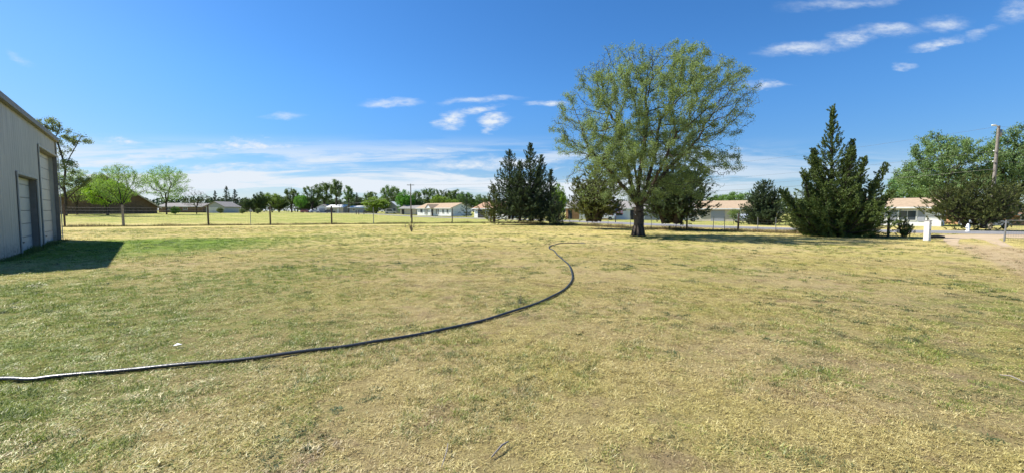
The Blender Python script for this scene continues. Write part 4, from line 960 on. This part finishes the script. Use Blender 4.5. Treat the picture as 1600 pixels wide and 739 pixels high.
ppole('far utility pole with crossarm, in front of the small houses', PL, hL, .16, .85)
for (px, Y, top, lab) in ((530, 178, 299, 'thin far utility pole over the white roofed building'), (367, 150, 314, 'short pale pole in front of the far conifers')):
    ppole(lab, at(px, Y), ztop(px, top, Y)-hz(at(px, Y).x, Y), .13, .7 if px == 530 else 0)
def wire(a, b, sag, label, r=.013):
    a, b = Vector(a), Vector(b); mb = MB()
    mb.tube([a.lerp(b, t/24)-Vector((0, 0, sag*4*(t/24)*(1-t/24))) for t in range(25)], r, 4, False)
    o = mb.build('power_line', M['wire']); return tag(o, label, 'power line', 'overhead power lines')
for (za, zb, sg_, lab) in ((hR-.1, 9.5, .5, 'topmost power line running left from the tall pole'), (hR-2.6, 7.3, .5, 'middle power line running left from the tall pole'), (hR-3.7, 6.2, .6, 'upper of the two low lines running left from the tall pole'), (hR-4.5, 5.3, .5, 'lowest thick cable running left from the tall pole')):
    wire((PR.x-.1, PR.y, za), (PR2.x, PR2.y, zb), sg_, lab, .018 if 'thick' in lab else .010)
for (za, lab) in ((hR-.1, 'topmost line leaving the tall pole to the right'), (hR-3.7, 'lower line leaving the tall pole to the right')):
    wire((PR.x+.1, PR.y, za), (PR.x+38, PR.y-3, za), .5, lab, .010)
q = at(530, 178); wire((PL.x, PL.y, hL-1.9), (q.x+0, q.y, 5.0), 1.0, 'pale cable running left from the far utility pole', .03)
wire((PL.x, PL.y, hL-.2), (PR2.x, PR2.y, 9.5), .8, 'line running right from the far utility pole crossarm', .014)

# posts of a low rail in the far field
g_ = 'low dark posts in the far field'
for px, lab in ((556.5, 'leftmost of three low dark posts in the far field'), (560.5, 'middle of three low dark posts in the far field'), (568.5, 'rightmost of three low dark posts in the far field')):
    p = at(px, 125); mb = MB(); mb.tube([(0, 0, -.1), (0, 0, 1.2)], .11, 8); o = mb.build('bollard', M['wood_post']); o.location = p; tag(o, lab, 'post', g_)
# flag and letter box in front of the white house
p = at(969, 66); e = empty('flag', p, 'red and white striped flag with blue corner on a short pole behind the junipers', 'flag')
mb = MB(); mb.tube([(-.75, 0, 0), (-.75, 0, 2.6)], .025, 6); mb.build('flagpole', M['steel'], e)
for k in range(7):
    mb = MB(); z0 = 1.5+k*.12; pts0 = [(-.72+.12*i, .05*math.sin(i*.9), z0-.02*i) for i in range(11)]
    vs = [q for q in pts0]+[(x, y, z+.12) for x, y, z in pts0]; vs2 = [(x, y+.012, z) for x, y, z in vs]
    mb.add(vs+vs2, [(i, i+1, i+12, i+11) for i in range(10)]+[(i+22, i+33, i+34, i+23) for i in range(10)]); mb.build('stripe', M['red'] if k % 2 == 0 else M['white_paint'], e)
mb = MB(); mb.box(-.725, -.30, -.07, -.055, 1.86, 2.34); mb.build('canton', M['navy'], e)
p = at(962, 64); e = empty('mailbox', p, 'grey mailbox on a dark post left of the striped flag', 'mailbox')
mb = MB(); mb.box(-.05, .05, -.05, .05, 0, 1.05); mb.build('post', M['wood_post'], e)
mb = MB(); mb.prism([(-.1, 1.05), (.1, 1.05), (.1, 1.18), (.05, 1.25), (-.05, 1.25), (-.1, 1.18)], -.25, .25); mb.build('box', M['shutter'], e)
# red sign board at the fence corner
p = at(766, 92); e = empty('yard_sign', p, 'small dark red sign on two stakes left of the spruces', 'sign')
mb = MB(); mb.box(-.3, .3, -.02, .02, .6, 1.3); mb.build('board', M['red'], e)
mb = MB(); mb.box(-.28, -.24, -.04, -.021, 0, 1.2); mb.box(.24, .28, -.04, -.021, 0, 1.2); mb.build('stake', M['wood_grey'], e)

# ------------------------------------------------------------------ weeds along the fences
def weeds(name, line, n, h, wd, m, label, seed, spread=.35):
    r = np.random.default_rng(seed); P = np.array([(p.x, p.y) for p in line]); seg = np.linalg.norm(np.diff(P, axis=0), axis=1); cum = np.r_[0, np.cumsum(seg)]
    t = r.uniform(0, cum[-1], n); k = np.clip(np.searchsorted(cum, t)-1, 0, len(seg)-1); f = (t-cum[k])/seg[k]; q = P[k]+(P[k+1]-P[k])*f[:, None]+r.normal(0, spread, (n, 2))
    q = q[free(q)]; n = len(q)
    hh = h*r.uniform(.3, 1.2, n)*(.25+1.2*vnoise(q, .8, seed)); a = r.uniform(0, 6.28, n); ln = r.uniform(0, .6, n)
    base = np.c_[q, np.zeros(n)-.01]; tip = base+np.c_[np.cos(a)*ln*hh, np.sin(a)*ln*hh, hh]; s = np.c_[-np.sin(a), np.cos(a), np.zeros(n)]*wd/2
    co = np.stack([base-s, base+s, tip], 1).reshape(-1, 3); me = fastmesh(name, co, 3, tint=r.uniform(0, 1, n))
    o = link(name, me, m); kind(o, 'stuff'); o['label'] = label; return o
W1 = leafmat('dry_weeds', (.10, .075, .045), (.34, .26, .15), .2); W2 = leafmat('green_weeds', (.05, .075, .025), (.16, .20, .07), .3)
weeds('dry_weeds', [A, B], 14000, .28, .02, W1, 'dry brown weeds along the foot of the tall wire fence', 1)
weeds('dry_weeds', rp, 22000, .42, .018, W1, 'dry reddish weeds along the foot of the low wire fence', 2)
weeds('green_weeds', [A, B]+rp[1:], 7000, .25, .02, W2, 'green weeds mixed in along the fences', 3)
# longer grass at the shed wall
sf = [Vector((SHED_F.x, SHED_F.y))+sh_n*.12, Vector((SHED_N.x, SHED_N.y))+sh_n*.12]
weeds('tall_grass', sf, 5000, .22, .012, W2, 'longer green grass growing along the shed wall', 4, .12)
# sprouts before the fence
def sprout(px, py, h, n, label, m, seed):
    p = gp(px, py); e = empty('weed_plant', p, label, 'plant', 'single weeds in the lawn'); r = random.Random(seed); mb = MB(); lv = []
    for k in range(n):
        a = r.uniform(0, 6.28); l = h*r.uniform(.5, 1); t = r.uniform(.05, .5); q = (math.cos(a)*l*t, math.sin(a)*l*t, l); mb.tube([(math.cos(a)*.03, math.sin(a)*.03, 0), (q[0]*.5, q[1]*.5, l*.55), q], [.008*h*2, .006*h*2, .002], 4)
        for j in range(10): f = r.uniform(.25, 1); lv.append((q[0]*f+r.gauss(0, .02), q[1]*f+r.gauss(0, .02), q[2]*f))
    mb.build('stem', M['wood_grey'], e); rr = np.random.default_rng(seed); lc = leaves(np.array(lv), unit(rr.normal(size=(len(lv), 3))+[0, 0, .8]), h*.16, h*.05, None, rr)
    link('leaves', fastmesh('leaves', lc, 4, tint=rr.uniform(0, 1, len(lv))), m, e)
sprout(643, 362, .85, 12, 'thin upright sprouts in the lawn in front of the tall fence', W1, 1)
sprout(812, 474, .18, 9, 'small green weed in the lawn just above the hose', W2, 2)
sprout(633, 356, .5, 7, 'shorter brown sprouts just left of the upright ones', W1, 4)

# ------------------------------------------------------------------ hose
HP = [(-260, 601), (-120, 600), (0, 596), (45, 596), (90, 592), (200, 581), (300, 572), (400, 562), (500, 549), (560, 541), (620, 531), (700, 516), (750, 504), (800, 489), (840, 475), (870, 461), (887, 449), (894.5, 437), (893, 424), (888, 414), (880, 407), (871, 399), (865, 392), (858.5, 389), (860, 385), (870, 382), (880, 380.5), (900, 380.3), (915, 381)]
hl = [gp(*q) for q in HP]; hs_ = smooth_line([(q.x, q.y) for q in hl], 5); hr = .018
mb = MB(); n = len(hs_); rr = random.Random(3); P3 = [Vector((q.x, q.y, .028+.004*math.sin(i*.7))) for i, q in enumerate(hs_)]
k = 10
for i, p in enumerate(P3):
    d = (P3[min(i+1, n-1)]-P3[max(i-1, 0)]); d.z = 0; d.normalize(); s_ = Vector((-d.y, d.x, 0))
    for j in range(k):
        t = 2*math.pi*j/k; mb.v.append(tuple(p+s_*math.cos(t)*hr*1.35+Vector((0, 0, math.sin(t)*hr))))
for i in range(n-1):
    for j in range(k): mb.f.append((i*k+j, i*k+(j+1) % k, (i+1)*k+(j+1) % k, (i+1)*k+j))
hm = mat('hose_rubber', (.016, .016, .017), .36, .8, bump=.15, bscale=40)
tag(mb.build('hose', hm, None, True), 'long black rubber hose curving across the lawn toward the big tree', 'hose')
# sticks and litter
def stick(px0, py0, px1, py1, label, r_=.007):
    a, b = gp(px0, py0), gp(px1, py1); mb = MB(); c = a.lerp(b, .5); mb.tube([a-c+Vector((0, 0, .02)), Vector((.01, .015, .045)), b-c+Vector((0, 0, .035))], [r_*.6, r_, r_*.7], 6); o = mb.build('twig', M['wood_grey']); o.location = c; tag(o, label, 'twig', 'fallen twigs in the grass')
stick(768, 718, 794, 697, 'short pale twig lying in the straw near the bottom centre')
stick(1562, 588, 1600, 602, 'long thin twig lying on the lawn at the right edge')
stick(690, 734, 700, 700, 'tiny dark twig beside the pale one at the bottom', .004)
p = gp(277, 543); mb = MB(); mb.add([(-.035, -.02, .03), (.03, -.03, .045), (.04, .025, .035), (-.02, .03, .05), (-.035, -.02, .027), (.03, -.03, .042), (.04, .025, .032), (-.02, .03, .047)], [(0, 1, 2, 3), (7, 6, 5, 4)]); o = mb.build('paper_scrap', M['white_paint']); o.location = p; tag(o, 'tiny white scrap of paper on the grass above the hose', 'litter')
